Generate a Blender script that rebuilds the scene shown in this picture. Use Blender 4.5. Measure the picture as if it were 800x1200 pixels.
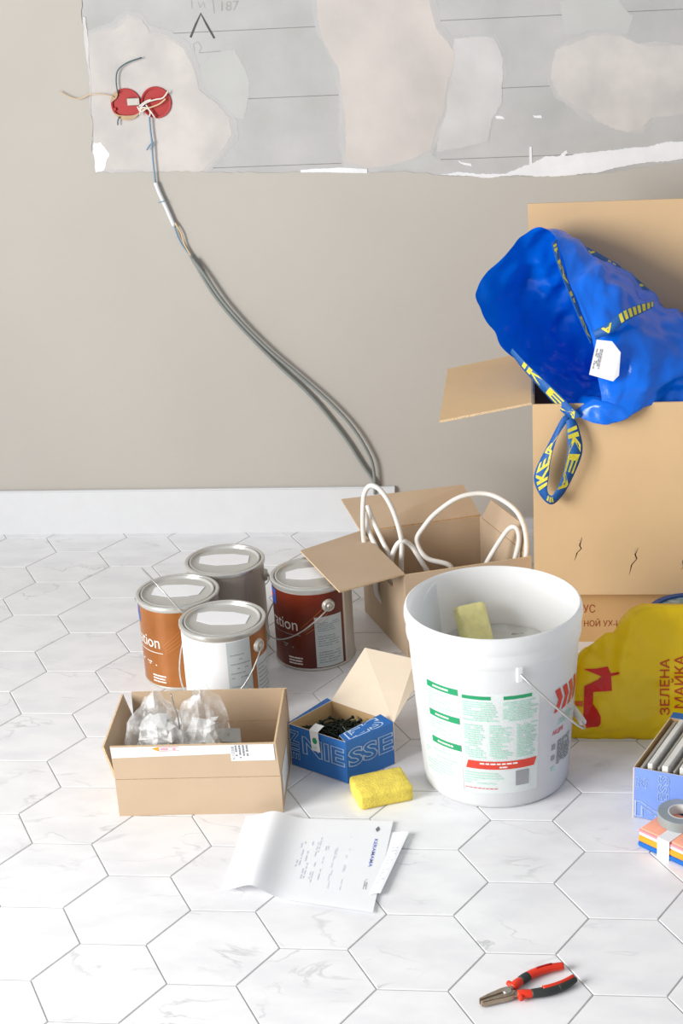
import bpy, bmesh, math, random
from mathutils import Vector, Matrix, noise
random.seed(7)
for o in list(bpy.data.objects): bpy.data.objects.remove(o)
SC = bpy.context.scene
COL = SC.collection
V = Vector
# ------------------------------------------------------------------ camera
FPX = 1865.886
CAM = V((0.0293, -2.3086, 1.5510))
CR = V((0.99262287, 0.10821970, -0.05466565)); CU = V((0.01028027, 0.37412880, 0.92731977)); CF = V((-0.12080626, 0.92104079, -0.37025628))
cam_data = bpy.data.cameras.new('camera'); cam = bpy.data.objects.new('camera', cam_data); COL.objects.link(cam)
cam_data.sensor_fit = 'VERTICAL'; cam_data.sensor_height = 36; cam_data.sensor_width = 24
cam_data.lens = FPX/1200*36; cam_data.clip_start = .05
cam.matrix_world = Matrix(((CR.x, CU.x, -CF.x, CAM.x), (CR.y, CU.y, -CF.y, CAM.y), (CR.z, CU.z, -CF.z, CAM.z), (0, 0, 0, 1)))
SC.camera = cam
# ------------------------------------------------------------------ world and light
SC.view_settings.view_transform = 'Standard'; SC.view_settings.look = 'None'; SC.view_settings.gamma = 1
SC.view_settings.use_curve_mapping = False; SC.view_settings.exposure = 0.1
world = bpy.data.worlds.new('room_daylight'); SC.world = world; world.use_nodes = True
world.node_tree.nodes['Background'].inputs[0].default_value = (.96, .98, 1, 1)
world.node_tree.nodes['Background'].inputs[1].default_value = .45
def area(name, loc, target, sx, sy, power, color=(1, 1, 1)):
    d = bpy.data.lights.new(name, 'AREA'); d.shape = 'RECTANGLE'; d.size = sx; d.size_y = sy; d.energy = power; d.color = color
    o = bpy.data.objects.new(name, d); COL.objects.link(o); o.location = loc
    o.rotation_euler = (V(target)-V(loc)).to_track_quat('-Z', 'Y').to_euler()
    return o
area('window_left_offscreen', (-3.0, -2.1, 1.5), (0, -2.1, 1.5), 2.4, 1.8, 260, (1, .99, .97))

# ------------------------------------------------------------------ helpers
def ray(px, py): return CR*((px-400)/FPX) + CU*((600-py)/FPX) + CF
def at(px, py, Y):
    d = ray(px, py); return CAM + d*((Y-CAM.y)/d.y)
def atz(px, py, z=0):
    d = ray(px, py); return CAM + d*((z-CAM.z)/d.z)
def lin(c):
    return tuple((x/255/12.92 if x/255 <= .04045 else ((x/255+.055)/1.055)**2.4) for x in c)
def mat(name, rgb, rough=.6, metal=0, var=.06, scale=30, bump=0, bscale=200, spec=.5, trans=0, alpha=1, transl=0, rgb2=None, coat=0, stretch=(1, 1, 1)):
    m = bpy.data.materials.new(name); m.use_nodes = True
    nt = m.node_tree; N = nt.nodes; L = nt.links
    b = N['Principled BSDF']
    tc = N.new('ShaderNodeTexCoord'); mp = N.new('ShaderNodeMapping'); mp.inputs['Scale'].default_value = stretch
    L.new(tc.outputs['Object'], mp.inputs[0])
    nz = N.new('ShaderNodeTexNoise'); nz.inputs['Scale'].default_value = scale; nz.inputs['Detail'].default_value = 5
    L.new(mp.outputs[0], nz.inputs['Vector'])
    rp = N.new('ShaderNodeValToRGB')
    c = lin(rgb); c2 = lin(rgb2) if rgb2 else tuple(x*(1-var*2) for x in c); c1 = c if rgb2 else tuple(min(1, x*(1+var)) for x in c)
    rp.color_ramp.elements[0].position = .3; rp.color_ramp.elements[0].color = (*c2, 1)
    rp.color_ramp.elements[1].position = .7; rp.color_ramp.elements[1].color = (*c1, 1)
    L.new(nz.outputs[0], rp.inputs[0]); L.new(rp.outputs[0], b.inputs['Base Color'])
    b.inputs['Roughness'].default_value = rough; b.inputs['Metallic'].default_value = metal
    b.inputs['Specular IOR Level'].default_value = spec
    b.inputs['Transmission Weight'].default_value = trans; b.inputs['Alpha'].default_value = alpha
    if coat: b.inputs['Coat Weight'].default_value = coat; b.inputs['Coat Roughness'].default_value = .15
    if bump:
        n2 = N.new('ShaderNodeTexNoise'); n2.inputs['Scale'].default_value = bscale; n2.inputs['Detail'].default_value = 4
        L.new(mp.outputs[0], n2.inputs['Vector'])
        bp = N.new('ShaderNodeBump'); bp.inputs['Strength'].default_value = bump; bp.inputs['Distance'].default_value = .002
        L.new(n2.outputs[0], bp.inputs['Height']); L.new(bp.outputs[0], b.inputs['Normal'])
    if transl:
        t = N.new('ShaderNodeBsdfTranslucent'); L.new(rp.outputs[0], t.inputs[0])
        mx = N.new('ShaderNodeMixShader'); mx.inputs[0].default_value = transl
        L.new(b.outputs[0], mx.inputs[1]); L.new(t.outputs[0], mx.inputs[2]); L.new(mx.outputs[0], N['Material Output'].inputs[0])
    return m
def mesh(verts, faces, smooth=False):
    me = bpy.data.meshes.new('m'); me.from_pydata([tuple(v) for v in verts], [], faces); me.update()
    if smooth:
        for p in me.polygons: p.use_smooth = True
    return me
def obj(name, me, m, parent=None, off=None):
    """link one mesh object; off = world point that is the parent's origin (vertices given in world space)"""
    if off is not None:
        for v in me.vertices: v.co -= V(off)
    me.name = name
    ms = m if isinstance(m, (list, tuple)) else [m]
    if not me.materials:
        for x in ms: me.materials.append(x)
    o = bpy.data.objects.new(name, me); COL.objects.link(o)
    if parent: o.parent = parent
    return o
def tag(o, label, cat, group=None):
    o['label'] = label; o['category'] = cat
    if group: o['group'] = group
    return o
def thing(name, loc, label, cat, group=None, rz=0):
    o = bpy.data.objects.new(name, None); COL.objects.link(o); o.location = loc; o.rotation_euler.z = rz
    o.empty_display_size = .02
    return tag(o, label, cat, group)
def struct(o): o['kind'] = 'structure'; return o
def cr(p0, p1, p2, p3, t):
    return .5*((2*p1)+(p2-p0)*t+(2*p0-5*p1+4*p2-p3)*t*t+(3*p1-p0-3*p2+p3)*t*t*t)
def spline(P, n=8, closed=False):
    P = [V(p) for p in P]; k = len(P); out = []
    for i in range(k if closed else k-1):
        g = (lambda j: P[j % k]) if closed else (lambda j: P[max(0, min(k-1, j))])
        for s in range(n): out.append(cr(g(i-1), g(i), g(i+1), g(i+2), s/n))
    if not closed: out.append(P[-1])
    return out
def tube(P, r, seg=8, n=6, closed=False, smooth=True):
    pts = spline(P, n, closed) if n > 1 else [V(p) for p in P]
    k = len(pts); vs = []; fs = []
    up = None
    for i, p in enumerate(pts):
        a = pts[(i-1) % k] if closed else pts[max(0, i-1)]; b = pts[(i+1) % k] if closed else pts[min(k-1, i+1)]
        t = (b-a).normalized()
        if up is None: up = t.orthogonal().normalized()
        up = (up - t*up.dot(t)).normalized(); w = t.cross(up)
        rr = r(i/(k-1)) if callable(r) else r
        for s in range(seg):
            an = 2*math.pi*s/seg; vs.append(p+up*math.cos(an)*rr+w*math.sin(an)*rr)
    for i in range(k if closed else k-1):
        j = (i+1) % k
        for s in range(seg): fs.append((i*seg+s, i*seg+(s+1) % seg, j*seg+(s+1) % seg, j*seg+s))
    if not closed: fs += [tuple(range(seg))[::-1], tuple((k-1)*seg+s for s in range(seg))]
    return mesh(vs, fs, smooth)
def lathe(prof, seg=48, c=(0, 0, 0), closed=False, smooth=True):
    """prof: list of (r, z); r == 0 closes to a point"""
    vs = []; fs = []; idx = []
    for r, z in prof:
        if r == 0: idx.append([len(vs)]); vs.append((c[0], c[1], c[2]+z))
        else:
            idx.append(list(range(len(vs), len(vs)+seg)))
            for s in range(seg):
                a = 2*math.pi*s/seg; vs.append((c[0]+r*math.sin(a), c[1]-r*math.cos(a), c[2]+z))
    pairs = list(zip(idx[:-1], idx[1:])) + ([(idx[-1], idx[0])] if closed else [])
    for A, B in pairs:
        for s in range(seg):
            t = (s+1) % seg
            if len(A) == 1 and len(B) == 1: continue
            if len(A) == 1: fs.append((A[0], B[s], B[t]))
            elif len(B) == 1: fs.append((A[s], A[t], B[0]))
            else: fs.append((A[s], A[t], B[t], B[s]))
    me = mesh(vs, fs, smooth)
    if smooth: me.set_sharp_from_angle(angle=math.radians(40))
    return me
def slab(quad, t, n=None, me_only=True):
    """a flat sheet of thickness t: quad corners + offset along n (default: the quad's own normal, negative side). Edge faces use material slot 1."""
    q = [V(p) for p in quad]
    if n is None: n = -((q[1]-q[0]).cross(q[-1]-q[0])).normalized()
    k = len(q); vs = q+[p+n*t for p in q]
    fs = [tuple(range(k)), tuple(range(2*k-1, k-1, -1))]
    for i in range(k): fs.append((i, i+k, (i+1) % k+k, (i+1) % k))
    me = mesh(vs, fs); bm = bmesh.new(); bm.from_mesh(me); bmesh.ops.recalc_face_normals(bm, faces=bm.faces); bm.to_mesh(me); bm.free()
    return me
def slab_obj(name, quad, t, mats, parent, off, n=None):
    me = slab(quad, t, n)
    for m in mats: me.materials.append(m)
    if len(mats) > 1:
        for i, p in enumerate(me.polygons): p.material_index = 0 if i < 2 else 1
    return obj(name, me, mats, parent, off)
def holed(outer, holes, t, n):
    """flat sheet with openings cut right through it"""
    bm = bmesh.new(); ed = []
    for loop in [outer]+holes:
        vs = [bm.verts.new(V(p)) for p in loop]; ed += [bm.edges.new((vs[i], vs[(i+1) % len(vs)])) for i in range(len(vs))]
    bmesh.ops.triangle_fill(bm, edges=ed, use_beauty=True, use_dissolve=False, normal=n)
    r = bmesh.ops.extrude_face_region(bm, geom=bm.faces[:])
    for g in r['geom']:
        if isinstance(g, bmesh.types.BMVert): g.co += n*t
    bmesh.ops.recalc_face_normals(bm, faces=bm.faces)
    me = bpy.data.meshes.new('m'); bm.to_mesh(me); bm.free(); return me
def recut(o, me, off):
    for v in me.vertices: v.co -= V(off)
    for m in o.data.materials: me.materials.append(m)
    me.name = o.name; o.data = me
def rbox(dx, dy, dz, bev=.003, seg=2):
    bm = bmesh.new(); bmesh.ops.create_cube(bm, size=1)
    for v in bm.verts: v.co = V((v.co.x*dx, v.co.y*dy, (v.co.z+.5)*dz))
    if bev: bmesh.ops.bevel(bm, geom=bm.edges[:], offset=bev, segments=seg, profile=.5, affect='EDGES')
    me = bpy.data.meshes.new('m'); bm.to_mesh(me); bm.free()
    return me
_tc = {}
def text_geo(s, size=1, bold=0, outline=0, align='LEFT', shear=0):
    key = (s, bold, outline, align, shear)
    if key not in _tc:
        c = bpy.data.curves.new('t', 'FONT'); c.body = s; c.size = 1; c.align_x = align; c.resolution_u = 3; c.offset = bold; c.shear = shear
        if outline: c.fill_mode = 'NONE'; c.bevel_depth = outline; c.bevel_resolution = 0
        o = bpy.data.objects.new('t', c); COL.objects.link(o); bpy.context.view_layer.update()
        me = bpy.data.meshes.new_from_object(o.evaluated_get(bpy.context.evaluated_depsgraph_get()))
        _tc[key] = ([v.co.copy() for v in me.vertices], [tuple(p.vertices) for p in me.polygons])
        bpy.data.objects.remove(o); bpy.data.curves.remove(c); bpy.data.meshes.remove(me)
    vs, fs = _tc[key]
    return [v*size for v in vs], fs
def text_w(s, **k):
    vs, _ = text_geo(s, 1, **k); xs = [v.x for v in vs]; return min(xs), max(xs)
def text_on(name, s, fn, height, width, m, parent, off=None, **k):
    """text whose capital height is `height` and total width `width`; fn(x, y) -> world point"""
    vs, fs = text_geo(s, 1, **k); x0, x1 = min(v.x for v in vs), max(v.x for v in vs); y1 = max(v.y for v in vs); y0 = min(0, min(v.y for v in vs)) if k.get('base') else 0
    return obj(name, mesh([fn((v.x-x0)/(x1-x0)*width, v.y/.73*height) for v in vs], fs), m, parent, off)
def words(fn, w, h, rows, fill=.55, dens=.85, wl=(.06, .2), seed=1):
    """rows of small printed dashes standing for lines of fine print"""
    R = random.Random(seed); vs = []; fs = []; rh = h/rows
    for i in range(rows):
        y = h-(i+1)*rh+rh*(1-fill)/2; x = 0; end = w*R.uniform(.7, 1)
        while x < end:
            l = min(w*R.uniform(*wl), end-x)
            if R.random() < dens:
                k = len(vs); vs += [fn(x, y), fn(x+l, y), fn(x+l, y+rh*fill), fn(x, y+rh*fill)]; fs.append((k, k+1, k+2, k+3))
            x += l+w*.025
    return mesh(vs, fs)
def gridpatch(fn, nu, nv, smooth=True):
    vs = [fn(i/nu, j/nv) for j in range(nv+1) for i in range(nu+1)]
    fs = [(j*(nu+1)+i, j*(nu+1)+i+1, (j+1)*(nu+1)+i+1, (j+1)*(nu+1)+i) for j in range(nv) for i in range(nu)]
    return mesh(vs, fs, smooth)
def join(*mes):
    bm = bmesh.new()
    for m in mes: bm.from_mesh(m)
    me = bpy.data.meshes.new('m'); bm.to_mesh(me); bm.free(); return me

# ------------------------------------------------------------------ materials
M = {}
M['paint'] = mat('wall_paint', (184, 179, 171), .75, var=.015, scale=3, bump=.05, bscale=150)
M['core'] = mat('wall_core', (150, 148, 145), .9)
M['block'] = mat('bare_block', (190, 188, 187), .9, scale=7, rgb2=(172, 172, 170), bump=.2, bscale=60)
M['plaster'] = mat('dry_plaster', (206, 200, 196), .9, scale=11, rgb2=(186, 182, 179), bump=.15, bscale=30)
M['plaster_beige'] = mat('beige_plaster', (206, 198, 192), .9, scale=7, rgb2=(188, 182, 177), bump=.15, bscale=30)
M['plaster_light'] = mat('light_plaster', (204, 201, 200), .9, scale=9, rgb2=(184, 182, 181), bump=.12, bscale=30)
M['plaster_white'] = mat('white_filler', (232, 232, 234), .8, scale=20, var=.03)
M['feather1'] = mat('thin_plaster', (188, 186, 185), .9, scale=14, rgb2=(180, 180, 179))
M['feather2'] = mat('worn_plaster', (194, 190, 188), .9, scale=16, rgb2=(184, 182, 181))
M['plaster_white2'] = mat('off_white_filler', (206, 204, 203), .85, scale=20, var=.03)
M['smear'] = mat('grey_smear', (184, 184, 181), .9, scale=12, rgb2=(190, 190, 188))
M['pencil'] = mat('pencil_mark', (84, 84, 80), .8)
M['pencil_faint'] = mat('faint_pencil', (160, 160, 156), .8)
M['base_white'] = mat('skirting_white', (218, 219, 221), .45, var=.01)
M['grout'] = mat('grout', (186, 185, 184), .9)
M['card'] = mat('cardboard', (194, 170, 143), .85, scale=14, var=.02, bump=.05, bscale=90)
M['card_big'] = mat('cardboard_big', (216, 182, 138), .85, scale=8, var=.02, bump=.04, bscale=90)
M['card_brown'] = mat('cardboard_brown', (200, 158, 106), .85, scale=8, var=.03)
M['card_in'] = mat('cardboard_inside', (200, 166, 120), .9, scale=14, var=.03)
M['card_edge'] = mat('cardboard_edge', (222, 192, 152), .9, scale=500, var=.2)
M['cream'] = mat('uncoated_board', (236, 219, 196), .85, var=.015)
M['blue_box'] = mat('blue_carton', (36, 106, 182), .5, var=.03)
M['blue_box2'] = mat('periwinkle_carton', (120, 150, 222), .5, var=.03)
M['blue_line'] = mat('white_line_print', (206, 226, 248), .5)
M['tin'] = mat('tin_metal', (218, 218, 214), .28, .7, var=.03)
M['tin_body'] = mat('tin_body', (196, 192, 184), .38, .35, var=.02)
M['tin_tan'] = mat('tan_tin', (190, 180, 168), .4, .15, var=.02)
M['lid'] = mat('lid_metal', (198, 197, 192), .3, .25, var=.04, scale=12)
M['copper'] = mat('copper_label', (176, 112, 52), .3, .2, scale=9, rgb2=(150, 88, 36))
M['brown_label'] = mat('dark_brown_label', (84, 26, 12), .3, .1, scale=7, rgb2=(116, 40, 18))
M['info'] = mat('info_label', (196, 204, 206), .45, var=.02)
M['info_grey'] = mat('info_text', (150, 160, 164), .5)
M['white_label'] = mat('white_label', (232, 234, 236), .5, var=.01)
M['sticker'] = mat('lid_sticker', (244, 244, 246), .6, var=.01)
M['orange_line'] = mat('orange_line', (206, 130, 66), .4)
M['logo_blue'] = mat('logo_blue', (44, 96, 190), .5)
M['logo_red'] = mat('logo_red', (214, 50, 70), .5)
M['wire'] = mat('bail_wire', (205, 205, 202), .3, .8)
M['ear'] = mat('ear_plastic', (204, 200, 190), .4, .3)
M['white_text'] = mat('white_text', (236, 230, 226), .5)
M['bucket'] = mat('bucket_plastic', (246, 247, 248), .3, var=.005, transl=.4)
M['green'] = mat('green_print', (22, 150, 98), .5, var=.02)
M['green_faint'] = mat('green_fine_print', (172, 218, 200), .5)
M['pale'] = mat('pale_green_panel', (245, 250, 249), .3, var=.003, transl=.4)
M['red_print'] = mat('red_print', (214, 62, 44), .5)
M['orange_print'] = mat('orange_print', (222, 98, 34), .5)
M['grey_print'] = mat('grey_print', (150, 152, 156), .5)
M['dark_print'] = mat('dark_print', (110, 116, 112), .5)
M['sponge'] = mat('sponge_yellow', (238, 214, 92), .95, scale=60, var=.08, bump=.9, bscale=260)
M['sponge_hazed'] = mat('sponge_hazed', (240, 230, 160), .95, scale=60, var=.05, bump=.6, bscale=260)  # lighter copy of the yellow sponge, with haze put into its colour
M['residue'] = mat('plaster_residue', (214, 213, 208), .9, scale=30, rgb2=(196, 194, 188), bump=.5, bscale=40)
M['residue_dark'] = mat('plaster_crumb', (164, 160, 150), .9)
M['film'] = mat('plastic_film', (232, 236, 238), .3, var=.01, transl=.5)
M['yellow'] = mat('yellow_bag', (255, 216, 0), .35, scale=12, var=.02, transl=.15)
M['bag_red'] = mat('red_bag_print', (216, 28, 14), .4)
M['bag_text'] = mat('bag_lettering', (196, 70, 14), .5)
M['blue_bag'] = mat('blue_tarp', (3, 116, 240), .2, scale=10, var=.02, transl=.16, bump=.12, bscale=300)
M['strap'] = mat('blue_strap', (18, 92, 168), .6, scale=300, var=.12)
M['strap_yellow'] = mat('strap_yellow', (222, 208, 60), .6, scale=300, var=.1)
M['tag_white'] = mat('tag_white', (232, 232, 234), .6, var=.01)
M['cable_white'] = mat('white_cable', (232, 230, 226), .4, var=.01)
M['cable_grey'] = mat('grey_cable', (134, 138, 134), .5, var=.03)
M['wire_blue'] = mat('blue_wire', (110, 144, 168), .5)
M['wire_teal'] = mat('teal_wire', (56, 92, 98), .5)
M['wire_tan'] = mat('tan_wire', (214, 186, 146), .5)
M['wire_white'] = mat('white_wire', (226, 222, 214), .5)
M['sleeve'] = mat('white_tape', (228, 229, 232), .5, var=.02)
M['red_box'] = mat('red_wall_box', (170, 16, 12), .4, var=.05)
M['screw'] = mat('black_screw', (34, 44, 36), .3, .7, var=.1)
M['plate'] = mat('grey_plate', (190, 188, 184), .35, .4)
M['plate_white'] = mat('white_plate', (232, 232, 230), .35)
M['steel'] = mat('steel', (176, 172, 164), .3, .9)
M['jaw'] = mat('plier_steel', (168, 152, 134), .35, .85, scale=80, var=.1)
M['grip_red'] = mat('grip_red', (228, 52, 22), .4)
M['grip_black'] = mat('grip_black', (44, 50, 48), .55)
M['paper'] = mat('paper', (246, 247, 250), .8, var=.005, transl=.1)
M['ink'] = mat('faint_ink', (216, 220, 234), .8)
M['ink_blue'] = mat('blue_ink', (120, 132, 206), .8)
M['ink_dark'] = mat('dark_ink', (120, 120, 128), .8)
M['tape_grey'] = mat('grey_tape', (150, 156, 155), .45)
M['tape_core'] = mat('tape_core', (218, 216, 212), .6)
M['cloth_pink'] = mat('pink_cloth', (240, 150, 160), .9, bump=.2)
M['cloth_salmon'] = mat('salmon_cloth', (244, 168, 140), .9, bump=.2)
M['cloth_white'] = mat('white_cloth', (240, 232, 232), .9)
M['cloth_orange'] = mat('orange_cloth', (244, 158, 40), .9)
M['cloth_blue'] = mat('blue_cloth', (24, 104, 190), .9)
M['navy'] = mat('blue_rim', (10, 70, 140), .35)
M['wrapped'] = mat('grey_film', (170, 186, 186), .2, scale=60, rgb2=(90, 120, 124))
def film_mat():
    m = bpy.data.materials.new('clear_plastic'); m.use_nodes = True; nt = m.node_tree; N = nt.nodes; L = nt.links
    b = N['Principled BSDF']; b.inputs['Base Color'].default_value = (.93, .94, .95, 1); b.inputs['Roughness'].default_value = .1
    nz = N.new('ShaderNodeTexNoise'); nz.inputs['Scale'].default_value = 25
    mr = N.new('ShaderNodeMapRange'); mr.inputs[1].default_value = .45; mr.inputs[2].default_value = .65; mr.inputs[3].default_value = .12; mr.inputs[4].default_value = .5
    tc = N.new('ShaderNodeTexCoord'); L.new(tc.outputs['Object'], nz.inputs['Vector']); L.new(nz.outputs[0], mr.inputs[0]); L.new(mr.outputs[0], b.inputs['Alpha'])
    return m
M['clear'] = film_mat()
def marble():
    m = bpy.data.materials.new('marble_tile'); m.use_nodes = True; nt = m.node_tree; N = nt.nodes; L = nt.links
    b = N['Principled BSDF']; b.inputs['Roughness'].default_value = .3; b.inputs['Specular IOR Level'].default_value = .4
    tc = N.new('ShaderNodeTexCoord'); oi = N.new('ShaderNodeObjectInfo')
    mu = N.new('ShaderNodeVectorMath'); mu.operation = 'SCALE'; cb = N.new('ShaderNodeCombineXYZ')
    m1 = N.new('ShaderNodeMath'); m1.operation = 'MULTIPLY'; m1.inputs[1].default_value = 91.7; L.new(oi.outputs['Random'], m1.inputs[0])
    m2 = N.new('ShaderNodeMath'); m2.operation = 'MULTIPLY'; m2.inputs[1].default_value = 47.3; L.new(oi.outputs['Random'], m2.inputs[0])
    L.new(m1.outputs[0], cb.inputs[0]); L.new(m2.outputs[0], cb.inputs[1])
    ad = N.new('ShaderNodeVectorMath'); L.new(tc.outputs['Object'], ad.inputs[0]); L.new(cb.outputs[0], ad.inputs[1])
    mp = N.new('ShaderNodeMapping'); mp.inputs['Rotation'].default_value = (0, 0, .6); mp.inputs['Scale'].default_value = (1, 1.9, 1); L.new(ad.outputs[0], mp.inputs[0])
    nz = N.new('ShaderNodeTexNoise'); nz.inputs['Scale'].default_value = 5; nz.inputs['Detail'].default_value = 7; nz.inputs['Distortion'].default_value = .6; L.new(mp.outputs[0], nz.inputs['Vector'])
    sb = N.new('ShaderNodeMath'); sb.operation = 'SUBTRACT'; sb.inputs[1].default_value = .5; L.new(nz.outputs[0], sb.inputs[0])
    ab = N.new('ShaderNodeMath'); ab.operation = 'ABSOLUTE'; L.new(sb.outputs[0], ab.inputs[0])
    vr = N.new('ShaderNodeMapRange'); vr.inputs[1].default_value = 0; vr.inputs[2].default_value = .016; vr.inputs[3].default_value = 1; vr.inputs[4].default_value = 0; L.new(ab.outputs[0], vr.inputs[0])
    n2 = N.new('ShaderNodeTexNoise'); n2.inputs['Scale'].default_value = 7; L.new(ad.outputs[0], n2.inputs['Vector'])
    mk = N.new('ShaderNodeMapRange'); mk.inputs[1].default_value = .5; mk.inputs[2].default_value = .72; L.new(n2.outputs[0], mk.inputs[0])
    mm = N.new('ShaderNodeMath'); mm.operation = 'MULTIPLY'; L.new(vr.outputs[0], mm.inputs[0]); L.new(mk.outputs[0], mm.inputs[1])
    cl = N.new('ShaderNodeTexNoise'); cl.inputs['Scale'].default_value = 9; cl.inputs['Detail'].default_value = 4; L.new(mp.outputs[0], cl.inputs['Vector'])
    cr_ = N.new('ShaderNodeValToRGB'); cr_.color_ramp.elements[0].position = .35; cr_.color_ramp.elements[0].color = (*lin((228, 228, 231)), 1)
    cr_.color_ramp.elements[1].position = .6; cr_.color_ramp.elements[1].color = (*lin((238, 238, 240)), 1); L.new(cl.outputs[0], cr_.inputs[0])
    mx = N.new('ShaderNodeMix'); mx.data_type = 'RGBA'; L.new(mm.outputs[0], mx.inputs[0]); L.new(cr_.outputs[0], mx.inputs[6]); mx.inputs[7].default_value = (*lin((190, 190, 193)), 1)
    L.new(mx.outputs[2], b.inputs['Base Color'])
    return m
M['marble'] = marble()

# ------------------------------------------------------------------ floor: hexagonal marble tiles
S = .107; Q = math.sqrt(3); WY = 1.4285
floor = struct(obj('floor', mesh([(x, y, z) for z in (-.05, -.0012) for x, y in ((-2.8, -3.2), (2.6, -3.2), (2.6, WY+.1), (-2.8, WY+.1))],
    [(3, 2, 1, 0), (4, 5, 6, 7), (0, 1, 5, 4), (1, 2, 6, 5), (2, 3, 7, 6), (3, 0, 4, 7)]), M['grout']))
def hexmesh():
    vs = []; fs = []
    for k, (rr, z) in enumerate(((S-.0014, -.008), (S-.0014, -.0007), (S-.0024, 0))):
        for i in range(6): a = i*math.pi/3; vs.append((rr*math.cos(a), rr*math.sin(a), z))
    for k in range(2):
        for i in range(6): j = (i+1) % 6; fs.append((k*6+i, k*6+j, k*6+6+j, k*6+6+i))
    fs.append(tuple(range(12, 18)))
    return mesh(vs, fs)
hm = hexmesh(); hm.name = 'tile'; hm.materials.append(M['marble'])
cells = []
for i in range(-16, 15):
    for j in range(-18, 9):
        cx = 1.5*i*S; cy = Q*(j+.5*(i % 2))*S
        if cy < WY+S*.9: cells.append((cx, cy))
def rank(c): return math.hypot(c[0]+.25, (c[1]-.35)*.95)
cells.sort(key=rank)
rest_v = []; rest_f = []
for k, (cx, cy) in enumerate(cells):
    if cy+S*Q/2 > WY+.001:      # cut at the wall
        bm = bmesh.new(); bm.from_mesh(hm)
        bmesh.ops.bisect_plane(bm, geom=bm.verts[:]+bm.edges[:]+bm.faces[:], plane_co=(0, WY-.001-cy, 0), plane_no=(0, 1, 0), clear_outer=True)
        if not bm.faces: bm.free(); continue
        me = bpy.data.meshes.new('cut_tile'); bm.to_mesh(me); bm.free(); me.materials.append(M['marble'])
        if k >= 285:
            n = len(rest_v); rest_v += [(v.co.x+cx, v.co.y+cy, v.co.z) for v in me.vertices]; rest_f += [tuple(n+a for a in p.vertices) for p in me.polygons]; continue
        o = bpy.data.objects.new('tile', me)
    elif k < 285: o = bpy.data.objects.new('tile', hm)
    else:
        n = len(rest_v); rest_v += [(v.co.x+cx, v.co.y+cy, v.co.z) for v in hm.vertices]; rest_f += [tuple(n+a for a in p.vertices) for p in hm.polygons]; continue
    COL.objects.link(o); o.parent = floor; o.location = (cx, cy, 0)
ro = obj('tile_field', mesh(rest_v, rest_f), M['marble'], floor); ro['kind'] = 'stuff'

# ------------------------------------------------------------------ back wall: paint, bare blocks, plaster patches
X0, X1, ZT = -2.8, 2.6, 2.6
def boxmesh(x0, x1, y0, y1, z0, z1):
    return mesh([(x, y, z) for z in (z0, z1) for x, y in ((x0, y0), (x1, y0), (x1, y1), (x0, y1))],
                [(3, 2, 1, 0), (4, 5, 6, 7), (0, 1, 5, 4), (1, 2, 6, 5), (2, 3, 7, 6), (3, 0, 4, 7)])
wall = struct(obj('wall_back', boxmesh(X0, X1, WY+.0035, WY+.1, -.05, ZT), M['core']))
def W2(px, py):
    p = at(px, py, WY); return (p.x, p.z)
def ragged(P, amp=.004, step=.012, seed=0, closed=True):
    R = random.Random(seed); out = []
    n = len(P)
    for i in range(n if closed else n-1):
        a = V((*P[i], 0)); b = V((*P[(i+1) % n], 0)); k = max(1, int((b-a).length/step)); d = (b-a).normalized(); nn = V((-d.y, d.x, 0))
        for s in range(k): p = a+(b-a)*(s/k)+nn*R.uniform(-amp, amp)*(1 if s else .5); out.append((p.x, p.y))
    return out
def sheet(outer, holes, y0, y1):
    """thin flat layer on the wall with irregular outline, front at y0, back at y1"""
    bm = bmesh.new(); ed = []
    for loop in [outer]+holes:
        vs = [bm.verts.new((x, y0, z)) for x, z in loop]
        ed += [bm.edges.new((vs[i], vs[(i+1) % len(vs)])) for i in range(len(vs))]
    bmesh.ops.triangle_fill(bm, edges=ed, use_beauty=True, use_dissolve=False)
    f = bm.faces[:]
    for x in f:
        x.normal_update()
        if x.normal.y > 0: x.normal_flip()
    r = bmesh.ops.extrude_face_region(bm, geom=[e for e in bm.edges if len(e.link_faces) == 1])
    for g in r['geom']:
        if isinstance(g, bmesh.types.BMVert): g.co.y = y1
    me = bpy.data.meshes.new('m'); bm.to_mesh(me); bm.free(); return me
low = [W2(*p) for p in ((112, 203), (160, 202), (230, 201), (320, 203), (380, 201), (432, 202), (480, 201), (520, 206), (590, 207), (640, 206), (700, 204), (760, 195), (800, 190))]
left = [W2(*p) for p in ((95, 0), (98, 45), (104, 90), (104, 120), (108, 140), (107, 175), (111, 190))]
hole = ragged([(-.985, 1.75)]+left+low+[(.75, .92), (1.4, .93), (1.42, 1.75)], .0025, .012, 3)
obj('paint_layer', sheet([(X0, -.05), (X1, -.05), (X1, ZT), (X0, ZT)], [hole], WY, WY+.0036), M['paint'], wall)
zs = [.86, .928, 1.084, 1.2375, 1.392, 1.547, 1.702, 1.80]
for r_ in range(len(zs)-1):
    x = -1.05
    while x < 1.45:
        a, b = max(x, -1.05)+.0006, min(x+2.6, 1.47)-.0006
        if b-a > .02: obj('block', boxmesh(a, b, WY+.002, WY+.0036, zs[r_]+.0008, zs[r_+1]-.0008), M['block'], wall)
        x += 2.6
def frag(P, amp, step, seed):
    """ragged outline with coarse and fine breaks"""
    return ragged(ragged(P, amp*2.2, step*3.2, seed), amp*.55, step*.45, seed+500)
def scaled(P, k):
    cx = sum(p[0] for p in P)/len(P); cz = sum(p[1] for p in P)/len(P)
    r = max(.02, min(max(p[0] for p in P)-min(p[0] for p in P), max(p[1] for p in P)-min(p[1] for p in P))/2)
    return [(x+(x-cx)/max(1e-6, math.hypot(x-cx, z-cz))*k*r, z+(z-cz)/max(1e-6, math.hypot(x-cx, z-cz))*k*r) for x, z in P]
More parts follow.
